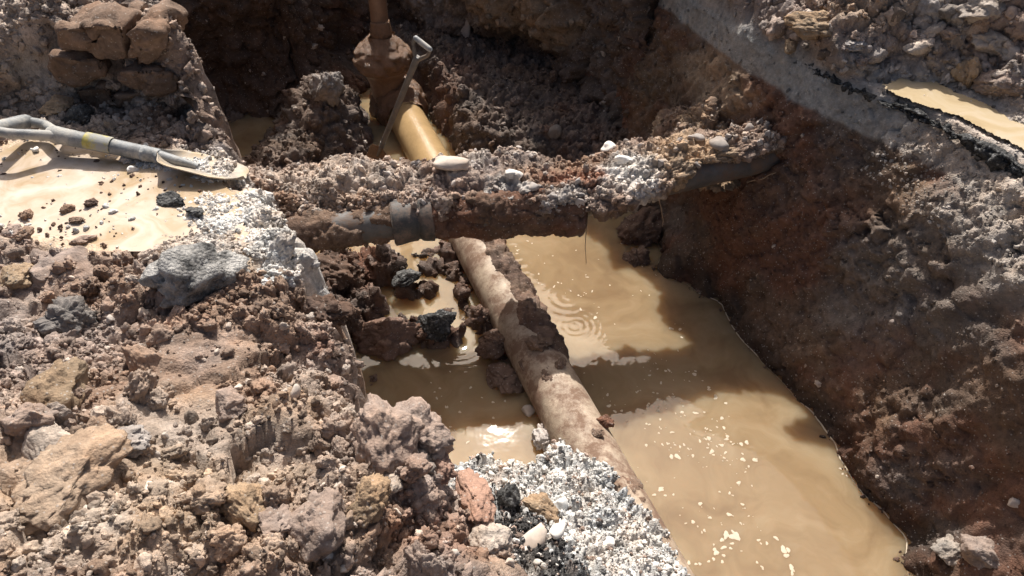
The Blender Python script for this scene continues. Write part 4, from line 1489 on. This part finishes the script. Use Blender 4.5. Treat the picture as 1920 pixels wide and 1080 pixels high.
# ------------------------------------------------------------------ shovels
def d_shovel(name, label, joint, tip_dir, grip_dir, face_n, shaft_len, scale, mats, blade=True, blade_len=0.26, blade_w=0.16, sticker=False):
    """joint: where handle arms meet the shaft; tip_dir: unit vector joint->blade; grip_dir: unit vector along the grip bar"""
    joint = np.asarray(joint, float)
    T = np.asarray(tip_dir, float) / np.linalg.norm(tip_dir)
    Gd = np.asarray(grip_dir, float)
    Gd = Gd - (Gd @ T) * T
    Gd /= np.linalg.norm(Gd)
    Nf = np.cross(T, Gd)
    s = scale
    root = empty(name, joint + T * shaft_len)
    rp = joint + T * shaft_len
    tag(root, label, 'shovel')
    hw, hl = 0.055 * s, 0.095 * s
    top = joint - T * hl
    # grip bar with rounded ends
    tt = np.linspace(-1, 1, 22)
    rad = 0.0165 * s * np.sqrt(np.clip(1 - np.abs(tt) ** 10, 0.05, 1))
    rel(tube('grip', top[None] + Gd[None] * (tt * (hw + 0.012 * s))[:, None], rad, mats[0], root, nseg=20), rp)
    for sg in (-1, 1):
        pts = [top + Gd * sg * hw, joint - T * hl * 0.55 + Gd * sg * hw * 0.98, joint - T * hl * 0.15 + Gd * sg * hw * 0.55, joint + T * 0.03 * s + Gd * sg * 0.004 * s]
        path = resample(pts, 0.006)
        rel(tube('handle_arm', path, np.linspace(0.0105, 0.0125, len(path)) * s, mats[-1] if len(mats) > 3 else mats[0], root, nseg=14), rp)
    pts = resample([joint + T * q for q in np.linspace(0.0, shaft_len, 8)], 0.012)
    rr = np.interp(np.linspace(0, 1, len(pts)), [0, 0.05, 0.15, 1.0], [0.0155, 0.0205, 0.019, 0.0165]) * s
    sh = rel(tube('shaft', pts, rr, mats[1], root, nseg=24), rp)
    if sticker:
        a = joint + T * 0.085 * s
        tt = np.linspace(0.01, 0.07 * s, 12)
        Gs, dirs, th = tube_grid(a[None] + T[None] * tt[:, None], np.interp(tt, [0, 0.1 * s], [0.0206, 0.0200]) * s + 0.0008, 30)
        sel = ((dirs @ np.array([0, -0.55, 0.83])) > 0.35)
        stk = sheet('sticker', Gs, M_STICKER, close_v=True, keep=sel)
        stk['label'] = 'worn yellow sticker on the shaft'
        stk.parent = sh
        rel(stk, rp)
    if blade:
        # socket widening into a slightly dished, round-nosed blade
        nu, nv = 40, 25
        u = np.linspace(0, 1, nu)
        half = np.interp(u, [0, 0.06, 0.14, 0.3, 0.75, 0.9, 0.97, 1.0], [0.10, 0.35, 0.85, 1.0, 1.0, 0.80, 0.50, 0.12]) * blade_w / 2 * s
        v = np.linspace(-1, 1, nv)
        cpt = rp[None] + T[None] * (u * blade_len * s)[:, None]
        ss = half[:, None] * v[None, :]
        dish = (0.018 * s * (v[None, :] ** 2) * np.interp(u, [0, 0.3, 1], [1, 1, 0.5])[:, None]) - 0.012 * s * np.interp(u, [0, 0.2, 1], [0, 1, 1])[:, None]
        top_s = cpt[:, None] + ss[..., None] * Gd + dish[..., None] * np.asarray(face_n)
        bot = top_s - 0.003 * s * np.asarray(face_n)
        Gb = np.concatenate([top_s, bot[:, ::-1]], 1)
        rel(sheet('blade', Gb, mats[2], parent=root, close_v=True), rp)
        rr = np.interp(np.linspace(0, 1, 14), [0, 1], [0.0185, 0.007]) * s
        pts = rp[None] + T[None] * (np.linspace(-0.04, 0.09, 14) * s)[:, None] + np.asarray(face_n)[None] * (np.linspace(0, -0.006, 14) * s)[:, None]
        rel(tube('socket', pts, rr, mats[1], root, nseg=18), rp)
    return root


j = at(92, 250, 0.075)
tip = at(300, 293, 0.036)
Tl = (tip - j)
sl = np.linalg.norm(Tl)
d_shovel('shovel', 'dusty grey shovel lying flat across the slurry puddle on the left bank', j, Tl, (0.42, 0.85, -0.35), (0, 0, 1), sl, 1.3, (M_HANDLE, M_HANDLE, M_BLADE), blade_len=0.20, blade_w=0.135, sticker=True)
j2 = at(783, 106, -0.02)
b2 = at(715, 275, -0.46)
T2 = b2 - j2
d_shovel('shovel', 'brown shovel standing upright behind the soil ridge with its pale grip up', j2, T2, (0.85, -0.5, -0.55), (0.3, -0.9, 0.2), np.linalg.norm(T2), 0.64, (M_HANDLE, M_SHAFT, M_WETCLAY, M_SHAFT), blade_len=0.20, blade_w=0.15)


# ------------------------------------------------------------------ roots
def root_strand(label, pts, r):
    path = resample(pts, 0.006)
    path = path + 0.006 * np.stack([fbm(path * 20 + q, 2, 210) for q in (0, 30, 60)], 1)
    o = tube('root', path, np.linspace(r, r * 0.5, len(path)), M_ROOT, nseg=7)
    tag(o, label, 'root', None)
    return o


# ------------------------------------------------------------------ clods and stones as things of their own
bpy.context.view_layer.update()
dg = bpy.context.evaluated_depsgraph_get()
ORI = Vector((0, 0, CAMZ * K))
solid = {o.name for o in scene.objects if o.type == 'MESH'}


def hit(px, py):
    d = Vector(ray(px, py)).normalized()
    ok, loc, nrm, _, ob, _ = scene.ray_cast(dg, ORI, d)
    if not ok:
        return None, None
    return np.array(loc) / K, np.array(nrm)


def put(name, mesh, p, size, col, label, cat, group=None, rot=None, wet=0.0, scl=(1, 1, 1), sink=0.3):
    o = bpy.data.objects.new(name, mesh)
    o.location = Vector((p[0], p[1], p[2] + size * (0.5 - sink) * scl[2])) * K
    o.rotation_euler = rot if rot is not None else (random.uniform(0, 6.28), random.uniform(0, 6.28), random.uniform(0, 6.28))
    o.scale = Vector(scl) * size * K
    o.color = (*[float(q) for q in col], 1.0 - wet)
    link(o)
    tag(o, label, cat, group)
    return o


def ppm(p):
    """photo pixels per unit at this point"""
    depth = p[1] * CP + (CAMZ - p[2]) * SP
    return FPX / depth


PINK = np.array([0.34, 0.22, 0.17])
named = [
    # px, py, width px, mesh, colour, name, category, label, scale, sink
    (848, 318, 62, STONE[0], PALE * 1.0, 'cobble', 'stone', 'smooth cream cobble sitting on the rubble ridge above the crossing pipe', (1.15, 0.8, 0.75), 0.2),
    (1140, 282, 34, STONE[1], WHITE, 'stone', 'stone', 'upper of two chalk white stones on the ridge, right of the red soil', (1, 0.8, 0.7), 0.2),
    (1166, 306, 38, STONE[3], WHITE * 0.95, 'stone', 'stone', 'lower of two chalk white stones on the ridge, right of the red soil', (1, 0.85, 0.8), 0.2),
    (1309, 262, 28, STONE[2], GREY * 1.1, 'stone', 'stone', 'small grey stone on the ochre soil heap by the right wall', (1, 0.9, 0.7), 0.2),
    (1350, 277, 38, STONE[0], GREY * 0.9, 'stone', 'stone', 'larger grey stone where the ochre heap meets the right wall', (1, 0.9, 0.8), 0.2),
    (962, 333, 40, STONE[3], WHITE * 0.8, 'stone', 'stone', 'pale broken stone in the middle of the rubble ridge', (1, 0.9, 0.7), 0.25),
    (365, 545, 185, CHIP[0], GREY, 'asphalt_lump', 'asphalt lump', 'big grey black asphalt lump at the near rim of the slurry puddle', (1, 0.85, 0.85), 0.35),
    (318, 383, 58, BLACKCHIP[1], GREY, 'asphalt_chip', 'asphalt chip', 'flat black asphalt chip in the slurry puddle, larger of two', (1, 0.7, 0.7), 0.3),
    (365, 403, 46, BLACKCHIP[1], GREY, 'asphalt_chip', 'asphalt chip', 'flat black asphalt chip in the slurry puddle, smaller one beside the pale gravel', (1, 0.7, 0.7), 0.3),
    (955, 945, 62, BLACKCHIP[0], GREY, 'asphalt_lump', 'asphalt lump', 'black asphalt lump between brown clods and white gravel', (0.8, 0.8, 1), 0.3),
    (248, 303, 46, CLOD[3], GREY * 1.2, 'clod', 'clod', 'grey gravelly clod beside the shovel shaft end', (1, 0.9, 0.8), 0.3),
    (248, 322, 26, STONE[1], WHITE, 'stone', 'stone', 'little white stone in the puddle below the shovel shaft', (1, 0.7, 0.6), 0.2),
    (67, 285, 22, STONE[3], WHITE * 0.9, 'stone', 'stone', 'white stone chip in the puddle under the shovel handle', (0.9, 0.9, 0.7), 0.1),
    (48, 410, 32, CLOD[0], BROWN * 0.9, 'clod', 'clod', 'dark clod in the slurry puddle near the left picture edge', (1, 0.9, 0.9), 0.2),
    (47, 447, 38, CLOD[2], BROWN, 'clod', 'clod', 'brown clod at the near shore of the slurry puddle', (1, 0.9, 0.9), 0.2),
    (125, 397, 26, CLOD[4], BROWN * 0.9, 'clod', 'clod', 'round brown clod in the middle of the slurry puddle', (1, 0.9, 0.9), 0.2),
    (142, 417, 30, CLOD[1], BROWN * 0.8, 'clod', 'clod', 'low brown clod in the slurry puddle before its pale gravel patch', (1, 0.9, 0.5), 0.2),
    (170, 385, 28, CLOD[5], DARK * 1.6, 'clod', 'clod', 'dark crumbly clod in the slurry puddle behind its fellows', (1, 0.9, 0.7), 0.2),
    (155, 455, 46, CLOD[2], MAUVE, 'clod', 'clod', 'flat mauve clod on the near shore of the slurry puddle', (1, 0.8, 0.5), 0.3),
    (20, 405 + 35, 46, CLOD[6], MAUVE * 1.3, 'clod', 'clod', 'mauve clod at the left picture edge by the slurry puddle', (1, 0.9, 0.8), 0.3),
    (85, 530, 150, CLOD[6], MAUVE * 0.95, 'clay_block', 'clay block', 'flat topped clay block with a dark cut face, left below the puddle', (1.1, 0.9, 0.75), 0.42),
    (30, 530, 90, CLOD[2], OCHRE * 0.8, 'clod', 'clod', 'tan clod leaning on the clay block at the left picture edge', (1, 0.9, 0.8), 0.4),
    (120, 610, 95, CLOD[5], GREY * 0.55, 'clod', 'clod', 'black grey crumbly clod below the clay block', (1, 0.9, 0.9), 0.35),
    (95, 752, 135, CLOD[6], OCHRE * 0.62, 'clod', 'clod', 'large smooth rounded clay clod low at the left edge', (1.05, 0.9, 0.7), 0.38),
    (55, 800, 85, CLOD[6], MAUVE * 0.95, 'clod', 'clod', 'clay clod in front of the large rounded one at the left edge', (1, 0.9, 1), 0.35),
    (110, 930, 225, CLOD[4], OCHRE * 0.6 + MAUVE * 0.4, 'clay_slab', 'clay slab', 'broad ochre clay slab in the lower left corner', (1.0, 0.85, 0.6), 0.5),
    (90, 860, 120, CLOD[2], PALE * 0.85, 'clod', 'clod', 'pale yellowish clod behind the broad ochre slab', (1.1, 0.9, 0.6), 0.4),
    (210, 840, 110, CLOD[3], GREY * 1.0, 'clod', 'clod', 'grey mottled clod right of the pale yellowish one', (1.1, 0.9, 0.6), 0.4),
    (430, 770, 70, CLOD[6], MAUVE * 1.1, 'clod', 'clod', 'smooth cut clay clod in the middle of the near bank', (1, 0.9, 0.8), 0.35),
    (450, 960, 110, CLOD[0], OCHRE * 0.85, 'clod', 'clod', 'orange brown clod standing up from the near bank', (1, 0.9, 0.9), 0.35),
    (500, 1000, 110, CLOD[3], MAUVE, 'clod', 'clod', 'mauve clod right of the orange brown one', (1, 0.9, 0.8), 0.35),
    (590, 1000, 130, CLOD[6], MAUVE * 0.95, 'clod', 'clod', 'smooth sided clay clod at the bottom with a shaded cut face', (1, 1, 0.8), 0.38),
    (720, 835, 175, CLOD[0], MAUVE * 1.05, 'clod', 'clod', 'large clod split by a deep crack at the trench rim', (0.9, 0.9, 0.9), 0.42),
    (785, 835, 150, CLOD[4], MAUVE * 1.1, 'clod', 'clod', 'right half of the split clod, smooth pinkish, overhanging the water', (0.8, 0.9, 0.95), 0.42),
    (685, 955, 95, CLOD[3], OCHRE * 0.75, 'clod', 'clod', 'tan clod in front of the split clod', (1.05, 0.9, 0.8), 0.35),
    (735, 910, 70, CLOD[2], PALE * 0.75, 'clod', 'clod', 'smooth wet clay clod in the hollow below the split clod', (1.1, 0.8, 0.6), 0.35),
    (820, 885, 75, CLOD[1], PINK * 1.05, 'clod', 'clod', 'pinkish crumbly clod at the end of the split clod', (1, 0.9, 0.8), 0.35),
    (890, 945, 110, CLOD[4], PINK * 1.1, 'clod', 'clod', 'long smooth pink clod beside the black asphalt lump', (1.2, 0.7, 0.65), 0.35),
    (790, 950, 90, CLOD[5], MAUVE * 1.1, 'clod', 'clod', 'crumbly mauve clod left of the long pink one', (1, 0.9, 0.8), 0.35),
    (920, 1030, 90, CLOD[4], PALE * 0.95, 'clod', 'clod', 'wet smooth clay lump at the lower edge of the white gravel', (0.8, 1.0, 0.8), 0.4),
    (1010, 965, 75, CLOD[0], OCHRE * 0.85, 'clod', 'clod', 'orange brown clod lying in the white gravel', (1, 0.9, 0.7), 0.25),
    (1000, 1022, 58, STONE[0], PALE * 1.1, 'cobble', 'stone', 'smooth cream cobble in the white gravel below the orange clod', (1.2, 0.75, 0.7), 0.2),
    (1045, 1002, 38, STONE[2], WHITE, 'stone', 'stone', 'long white stone right of the orange clod in the gravel', (0.7, 1.2, 0.7), 0.2),
    (1052, 950, 34, STONE[1], WHITE, 'stone', 'stone', 'angular white stone above the orange clod in the gravel', (1, 0.9, 0.8), 0.2),
    (1140, 1025, 34, STONE[3], WHITE, 'stone', 'stone', 'white angular stone low in the gravel slope near the pipe', (1, 0.9, 0.8), 0.2),
    (1020, 830, 58, CLOD[1], GREY * 1.6, 'rock', 'rock', 'white crusted rock at the water edge against the main pipe', (1, 0.9, 1), 0.3),
    (990, 776, 27, STONE[0], GREY * 1.1, 'cobble', 'stone', 'round grey cobble on the mud left of the main pipe', (0.9, 0.9, 1.0), 0.15),
    (730, 655, 120, CLOD[0], DARK * 1.9 + RED * 0.2, 'clod', 'clod', 'big reddish clod standing in the water left of the main pipe', (1, 0.9, 0.95), 0.35),
    (820, 620, 85, BLACKCHIP[0], GREY, 'asphalt_lump', 'asphalt lump', 'black asphalt lump on the mud bank right of the big reddish clod', (1.1, 0.8, 0.6), 0.3),
    (630, 668, 28, CLOD[2], DARK, 'clod', 'clod', 'small dark clod at the water beside the left bank', (1.2, 0.9, 0.6), 0.2),
    (650, 610, 60, CLOD[5], DARK * 1.4, 'clod', 'clod', 'dark wet clod on the mud bank behind the big reddish one', (1, 1, 0.9), 0.3),
    (620, 525, 95, CLOD[1], DARK * 1.4, 'clod', 'clod', 'dark crumbly clod on the mud bank under the left end of the crossing pipe', (1, 1, 0.8), 0.35),
    (690, 505, 75, CLOD[3], RED * 0.8, 'clod', 'clod', 'rust brown clod on the mud bank under the crossing pipe', (1, 1, 0.8), 0.35),
    (610, 595, 90, CLOD[5], DARK * 1.3, 'clod', 'clod', 'dark lumpy clod on the mud bank against the left bank', (1, 1, 0.9), 0.35),
    (760, 530, 55, BLACKCHIP[0], GREY, 'asphalt_lump', 'asphalt lump', 'small black asphalt lump on the mud bank near the coupling', (1.1, 0.9, 0.6), 0.3),
    (930, 655, 70, CLOD[3], DARK * 1.5, 'clod', 'clod', 'dark mud clod wedged against the left side of the main pipe', (1, 1, 0.8), 0.35),
    (950, 720, 80, CLOD[4], DARK * 1.8, 'clod', 'clod', 'grey brown mud clod below it against the main pipe', (1, 1, 0.7), 0.4),
    (1010, 650, 48, CLOD[5], BROWN * 0.7, 'clod', 'clod', 'dark mud clod stuck on top of the main pipe', (1, 1, 0.8), 0.3),
    (1050, 687, 26, CLOD[1], BROWN * 0.7, 'clod', 'clod', 'small mud clod stuck on the main pipe below the larger one', (1, 1, 0.8), 0.3),
    (1133, 797, 34, CLOD[0], RED * 0.9, 'clod', 'clod', 'small red brown clod on the right shoulder of the main pipe', (1, 1, 0.9), 0.2),
    (1120, 815, 24, CLOD[3], BROWN, 'clod', 'clod', 'crumb of brown clay on the main pipe above the white gravel', (1, 1, 0.8), 0.2),
    (1205, 445, 100, CLOD[1], DARK * 1.5, 'clod', 'clod', 'dark clod at the foot of the right wall under the crossing pipe', (1, 1, 0.95), 0.35),
    (1195, 490, 50, CLOD[5], DARK * 1.5, 'clod', 'clod', 'lower dark clod sitting in the water at the foot of the right wall', (1, 1, 0.9), 0.35),
    (610, 185, 85, CLOD[0], GREY * 0.75, 'rock', 'rock', 'tall grey rock left of the riser pipe in the shaded pit', (0.85, 0.85, 1.3), 0.3),
    (1041, 258, 34, STONE[3], GREY * 0.6, 'stone', 'stone', 'dark upright stone behind the soil ridge in the back corner', (0.8, 0.8, 1.5), 0.25),
    (877, 60, 55, STONE[1], GREY * 1.25, 'stone', 'stone', 'light grey stone bedded in the shaded back wall', (0.8, 0.5, 1.3), 0.5),
    (105, 208, 55, CLOD[6], OCHRE * 0.8, 'clod', 'clod', 'tan clod lying behind the shovel handle', (1.1, 0.9, 0.7), 0.25),
    (150, 225, 60, BLACKCHIP[0], GREY, 'asphalt_lump', 'asphalt lump', 'black asphalt lump behind the shovel shaft', (1, 0.8, 0.8), 0.35),
    (1815, 150, 75, CLOD[0], OCHRE * 0.8, 'clod', 'clod', 'pointed tan clod beside the right-hand puddle', (0.95, 0.8, 1.15), 0.3),
    (1880, 172, 95, CLOD[2], MAUVE * 0.95, 'clod', 'clod', 'large mauve clod at the right edge behind the puddle', (1, 0.9, 0.8), 0.3),
    (1780, 68, 52, CLOD[3], MAUVE * 1.2, 'clod', 'clod', 'rounded grey clod on the right spoil heap', (1, 0.9, 0.85), 0.3),
    (1870, 95, 85, CLOD[4], PALE * 0.8, 'clod', 'clod', 'pale clod on the right spoil heap near the picture edge', (1, 0.9, 0.9), 0.3),
    (1840, 30, 80, CLOD[6], PALE * 0.8, 'clod', 'clod', 'pale clod high on the right spoil heap', (1, 0.9, 0.9), 0.3),
    (1540, 60, 95, CLOD[0], OCHRE * 0.75, 'clod', 'clod', 'broad orange tinged clod on the spoil heap above the grey band', (1.2, 0.9, 0.7), 0.35),
    (1600, 90, 60, CLOD[3], GREY * 1.2, 'clod', 'clod', 'light grey clod in the middle of the spoil heap', (1, 0.9, 0.8), 0.3),
    (1485, 90, 40, CLOD[2], OCHRE * 0.8, 'clod', 'clod', 'tan clod at the rim above the grey band', (1, 0.9, 0.8), 0.3),
    (1615, 120, 36, CLOD[1], MAUVE * 1.1, 'clod', 'clod', 'clod at the rim where the asphalt edge begins', (1, 0.9, 0.8), 0.3),
    (1790, 1040, 75, CLOD[4], PALE * 0.65, 'clod', 'clod', 'sunlit tan clod at the water in the lower right corner', (1, 0.9, 0.9), 0.4),
    (1850, 1050, 80, CLOD[6], MAUVE * 0.9, 'clod', 'clod', 'mauve crumbly clod in the lower right corner', (1, 0.9, 0.9), 0.4),
    (1905, 950, 30, STONE[1], GREY * 1.5, 'stone', 'stone', 'pale stone on the wall ledge at the right picture edge', (1, 0.8, 0.8), 0.2),
]
todo = []
for q in named:
    p, n = hit(q[0], q[1])
    todo.append((q, p))
for q, p in todo:
    if p is None:
        continue
    px, py, w, mesh, col, name, cat, label, scl, sink = q
    size = w / ppm(p) / 2
    r = random.Random(px * 7 + py)
    rot = (r.uniform(-0.35, 0.35), r.uniform(-0.35, 0.35), r.uniform(0, 6.28)) if scl[2] < 0.9 else (r.uniform(-0.2, 0.2), r.uniform(-0.2, 0.2), r.uniform(0, 6.28))
    o = put(name, mesh, p + np.array([0, 0.3 * size, 0]), size, np.asarray(col), label, cat, None, rot, 0.0, scl, sink)
    if cat in ('clod', 'clay block', 'clay slab', 'rock'):
        o['group'] = None
        del o['group']


# cracked clay block at the front of the heap behind the puddle: two slabs with a gap
def slab_mesh(name, outline, depth, seed):
    """outline: list of (x,z); extruded along y, rounded and roughened"""
    ol = resample(np.array([(a, 0, b) for a, b in outline + outline[:1]]), 0.010)[:-1]
    n = len(ol)
    c = ol.mean(0)
    ys = np.linspace(0, depth, 14)
    rings = []
    for f in np.linspace(0.05, 0.85, 10):
        rings.append(c + (ol - c) * f)
    for k, yv in enumerate(ys):
        sh = 1.0 - 0.05 * (k == 0) + 0.02 * (k > 1)
        g = c + (ol - c) * sh
        g = g + np.array([0, yv, 0])
        rings.append(g)
    G = np.array(rings)
    P = G.reshape(-1, 3)
    nn = grid_normals(G).reshape(-1, 3)
    st = np.stack([P[:, 0] * 7, P[:, 1] * 7, P[:, 2] * 16], 1)
    V = P - nn * (0.022 * fbm(st, 3, seed) + 0.035 * facet(P, 0.13, seed + 2, 0.15) + 0.014 * facet(P, 0.05, seed + 3, 0.3) + 0.012 * fbm(P * 20, 3, seed + 1))[:, None]
    zb = V[:, 2].min()
    V[:, 1] -= (V[:, 2] - zb) * 0.38
    fc = grid_faces(len(rings), n, True)
    return raw_mesh(name, V * K, fc, None, M_CLOD)


base = at(210, 130, 0.02)
fy = 2.27
def wx(px, py, y=fy):
    d = ray(px, py)
    t = y / d[1]
    return (d[0] * t, CAMZ + d[2] * t)
for outline_px, depth, lab, colr, nm in [
        ([(112, 75), (125, 42), (190, 32), (240, 38), (246, 60), (240, 85), (243, 112), (200, 108), (150, 92), (115, 84)], 0.22, 'wide left half of the cracked brown clay block behind the puddle', BROWN * 0.8, 'clay_block'),
        ([(252, 58), (262, 40), (300, 48), (310, 70), (296, 100), (280, 118), (248, 112), (246, 90)], 0.22, 'narrow right half of the cracked brown clay block behind the puddle', BROWN * 0.8, 'clay_block'),
        ([(105, 90), (150, 98), (200, 112), (190, 150), (140, 158), (100, 140)], 0.2, 'lower brown clay block under the cracked one, left', BROWN * 0.75, 'clay_block'),
        ([(235, 125), (300, 122), (345, 145), (330, 170), (270, 172), (230, 150)], 0.2, 'layered clay block under the right half of the cracked block', BROWN * 0.8, 'clay_block'),
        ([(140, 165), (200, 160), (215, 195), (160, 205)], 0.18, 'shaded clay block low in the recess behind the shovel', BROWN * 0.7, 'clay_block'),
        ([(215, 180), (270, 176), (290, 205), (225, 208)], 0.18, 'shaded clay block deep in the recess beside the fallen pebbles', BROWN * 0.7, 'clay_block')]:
    ol = [wx(a, b) for a, b in outline_px]
    me = slab_mesh('clay_block', ol, depth, 500 + len(lab))
    o = bpy.data.objects.new(nm, me)
    o.location = Vector((0, fy + (0.02 if 'recess' in lab else 0.0), 0)) * K
    o.color = (*[float(v) for v in colr], 1)
    link(o)
    tag(o, lab, 'clay block')

# look-alike clods and stones, each its own object, told apart by what lies next to them
LM_BANK = [(365, 545, 'the big asphalt lump'), (85, 530, 'the flat topped clay block'), (95, 752, 'the large rounded clod'), (110, 930, 'the broad ochre slab'),
           (740, 835, 'the split clod'), (450, 960, 'the upright orange brown clod'), (590, 1000, 'the smooth sided clod'), (890, 945, 'the long pink clod'),
           (430, 770, 'the smooth cut clod'), (210, 840, 'the grey mottled clod'), (685, 955, 'the tan clod')]
LM_HEAP = [(170, 65, 'the cracked clay block'), (50, 240, 'the shovel handle'), (105, 208, 'the tan clod behind it'), (300, 150, 'the layered clay block')]
LM_RIGHT = [(1815, 150, 'the pointed tan clod'), (1540, 60, 'the broad orange tinged clod'), (1780, 68, 'the rounded grey clod'), (1740, 165, 'the right-hand puddle'),
            (1600, 90, 'the light grey clod'), (1870, 95, 'the pale clod at the edge')]
LM_GRAVEL = [(1010, 965, 'the orange clod'), (1000, 1022, 'the cream cobble'), (1020, 830, 'the white crusted rock'), (955, 945, 'the black lump'), (1133, 797, 'the red clod on the pipe')]
LM_RIDGE = [(848, 318, 'the cream cobble'), (1085, 312, 'the red soil patch'), (1150, 295, 'the two chalk white stones'), (772, 400, 'the coupling'), (460, 325, 'the shovel blade'), (725, 270, 'the upright shovel'), (1350, 277, 'the ochre heap')]
LM_MUD = [(730, 655, 'the big reddish clod'), (820, 620, 'the black asphalt lump'), (690, 505, 'the rust brown clod'), (930, 655, 'the clod against the pipe'), (610, 595, 'the dark lumpy clod')]
LM_PIT = [(610, 185, 'the tall grey rock'), (725, 100, 'the riser pipe'), (770, 180, 'the upright shovel'), (1041, 258, 'the dark upright stone'), (877, 60, 'the grey stone in the wall')]
ORD = ['nearest', 'second', 'third', 'fourth', 'fifth', 'sixth', 'seventh', 'eighth', 'ninth', 'tenth', 'eleventh', 'twelfth', 'thirteenth', 'fourteenth']
DIRS = ['right of', 'below right of', 'below', 'below left of', 'left of', 'above left of', 'above', 'above right of']


def project(p):
    depth = p[1] * CP + (CAMZ - p[2]) * SP
    upv = p[1] * SP - (CAMZ - p[2]) * CP
    return 960 + FPX * p[0] / depth, 540 - FPX * upv / depth


def colour_word(c):
    v = float(np.mean(c))
    if v < 0.11:
        return 'dark'
    if v > 0.48:
        return 'white'
    if v > 0.33:
        return 'pale'
    if c[0] / c[2] > 2.3:
        return 'reddish'
    if c[0] / c[2] > 1.85:
        return 'ochre'
    return 'grey brown' if c[0] / c[2] < 1.6 else 'brown'


def flock(name, meshes, V, C, idx, sizes, kind, cat, group, landmarks, colour=None, squash=0.8, sink=0.25):
    items = []
    for k, s in zip(idx, sizes):
        px, py = project(V[k])
        if not (4 < px < 1916 and 4 < py < 1076):
            continue
        c = C[k] * random.uniform(0.8, 1.25) if colour is None else np.asarray(colour) * random.uniform(0.75, 1.15)
        c = np.clip(c, 0, 0.75)
        lm = min(range(len(landmarks)), key=lambda q: (landmarks[q][0] - px) ** 2 + (landmarks[q][1] - py) ** 2)
        dx, dy = px - landmarks[lm][0], py - landmarks[lm][1]
        dr = int(round(math.atan2(dy, dx) / (math.pi / 4))) % 8
        items.append((lm, dr, math.hypot(dx, dy), k, s, c))
    items.sort(key=lambda q: q[:3])
    count = {}
    for lm, dr, dist, k, s, c in items:
        n = count.get((lm, dr), 0)
        count[(lm, dr)] = n + 1
        if n >= len(ORD):
            continue
        label = '%s %s, %s one %s %s' % (colour_word(c), kind, ORD[n], DIRS[dr], landmarks[lm][2])
        put(name, random.choice(meshes), V[k], s, c, label, cat, group, None, 0.0, (random.uniform(0.9, 1.2), random.uniform(0.8, 1.0), random.uniform(0.7, 0.95) * squash / 0.8), sink)


V, n_, C, pm, d = surfaces['bank']
m = (V[:, 1] > 0.6) & (V[:, 1] < 1.75) & (V[:, 0] > -1.3) & (V[:, 0] < 0.0) & (pm < 0.1) & (d < -0.01)
i = pick(V, m, 120)
flock('clod', CLOD, V, C, i, power(120, 0.02, 0.05, 2.2), 'clod', 'clod', 'loose clods on the near bank', LM_BANK, sink=0.5)
m2 = (V[:, 1] > 2.12) & (V[:, 1] < 2.6) & (V[:, 0] > -1.75) & (V[:, 0] < -0.95) & (pm < 0.2) & (d < -0.01)
i = pick(V, m2, 40)
flock('clod', CLOD, V, C, i, power(40, 0.016, 0.04, 2.2), 'heap clod', 'clod', 'clods on the heap behind the puddle', LM_HEAP)
i = pick(V, m, 45)
flock('pebble', STONE, V, C, i, power(45, 0.008, 0.018, 2.2), 'pebble', 'pebble', 'pebbles on the near bank', LM_BANK, colour=PALE * 1.05)
V, n_, C, hm, ow = surfaces['right']
m = (hm > 0.5) & (s_ > 1.5) & (s_ < 4.2) & (inner < 0.95)
i = pick(V, m, 90)
flock('clod', CLOD, V, C * 1.1, i, power(90, 0.026, 0.075, 2.0), 'spoil clod', 'clod', 'clods on the right spoil heap', LM_RIGHT)
V, n_, C, d = surfaces['gravel']
m = (d < 0.0) & (V[:, 1] > 0.8) & (V[:, 1] < 1.75)
i = pick(V, m, 90)
flock('gravel_stone', STONE, V, C, i, power(90, 0.008, 0.016, 2.2), 'gravel stone', 'stone', 'white stones in the gravel slope', LM_GRAVEL, colour=WHITE * 0.9)
V, D, C = surfaces['ridge']
m = D[:, 2] > 0.5
i = pick(V, m, 110)
flock('ridge_stone', STONE + CLOD[:3], V, C, i, power(110, 0.010, 0.022, 2.2), 'ridge stone', 'stone', 'stones in the rubble ridge', LM_RIDGE, colour=GREY * 1.2)
V, n_, C, up = surfaces['floor']
m = (V[:, 2] > WATER_Z + 0.03) & (V[:, 1] < 2.6) & (V[:, 1] > 1.5)
i = pick(V, m, 28)
flock('clod', CLOD, V, C, i, power(28, 0.014, 0.032, 2.0), 'wet clod', 'clod', 'wet clods on the mud banks', LM_MUD)
m = (V[:, 2] > WATER_Z + 0.03) & (V[:, 1] > 3.0) & (V[:, 1] < 4.4)
i = pick(V, m, 35)
flock('clod', CLOD, V, C, i, power(35, 0.016, 0.05, 2.0), 'shaded clod', 'clod', 'clods in the shaded pit behind the ridge', LM_PIT)

root_strand('pale root curling down the front of the ridge', [at(1232, 352, -0.36), at(1230, 362, -0.40), at(1224, 375, -0.43), at(1226, 380, -0.44)], 0.004)
root_strand('thin root hanging from the end of the clay sleeve', [at(1090, 388, -0.40), at(1100, 420, -0.47), at(1097, 455, -0.54), at(1099, 495, -0.62)], 0.0022)
root_strand('thin dark root hanging under the crossing pipe before the right wall', [at(1236, 370, -0.42), at(1242, 395, -0.47), at(1243, 425, -0.54)], 0.0022)
p1, _ = hit(1408, 335)
p2, _ = hit(1462, 318)
if p1 is not None and p2 is not None:
    tw = np.array([-0.02, -0.02, 0.0])
    root_strand('pale root lying across the right wall beside the pipe end', [p1 + tw, (p1 + p2) / 2 + tw + np.array([0, 0, -0.01]), p2 + tw], 0.003)
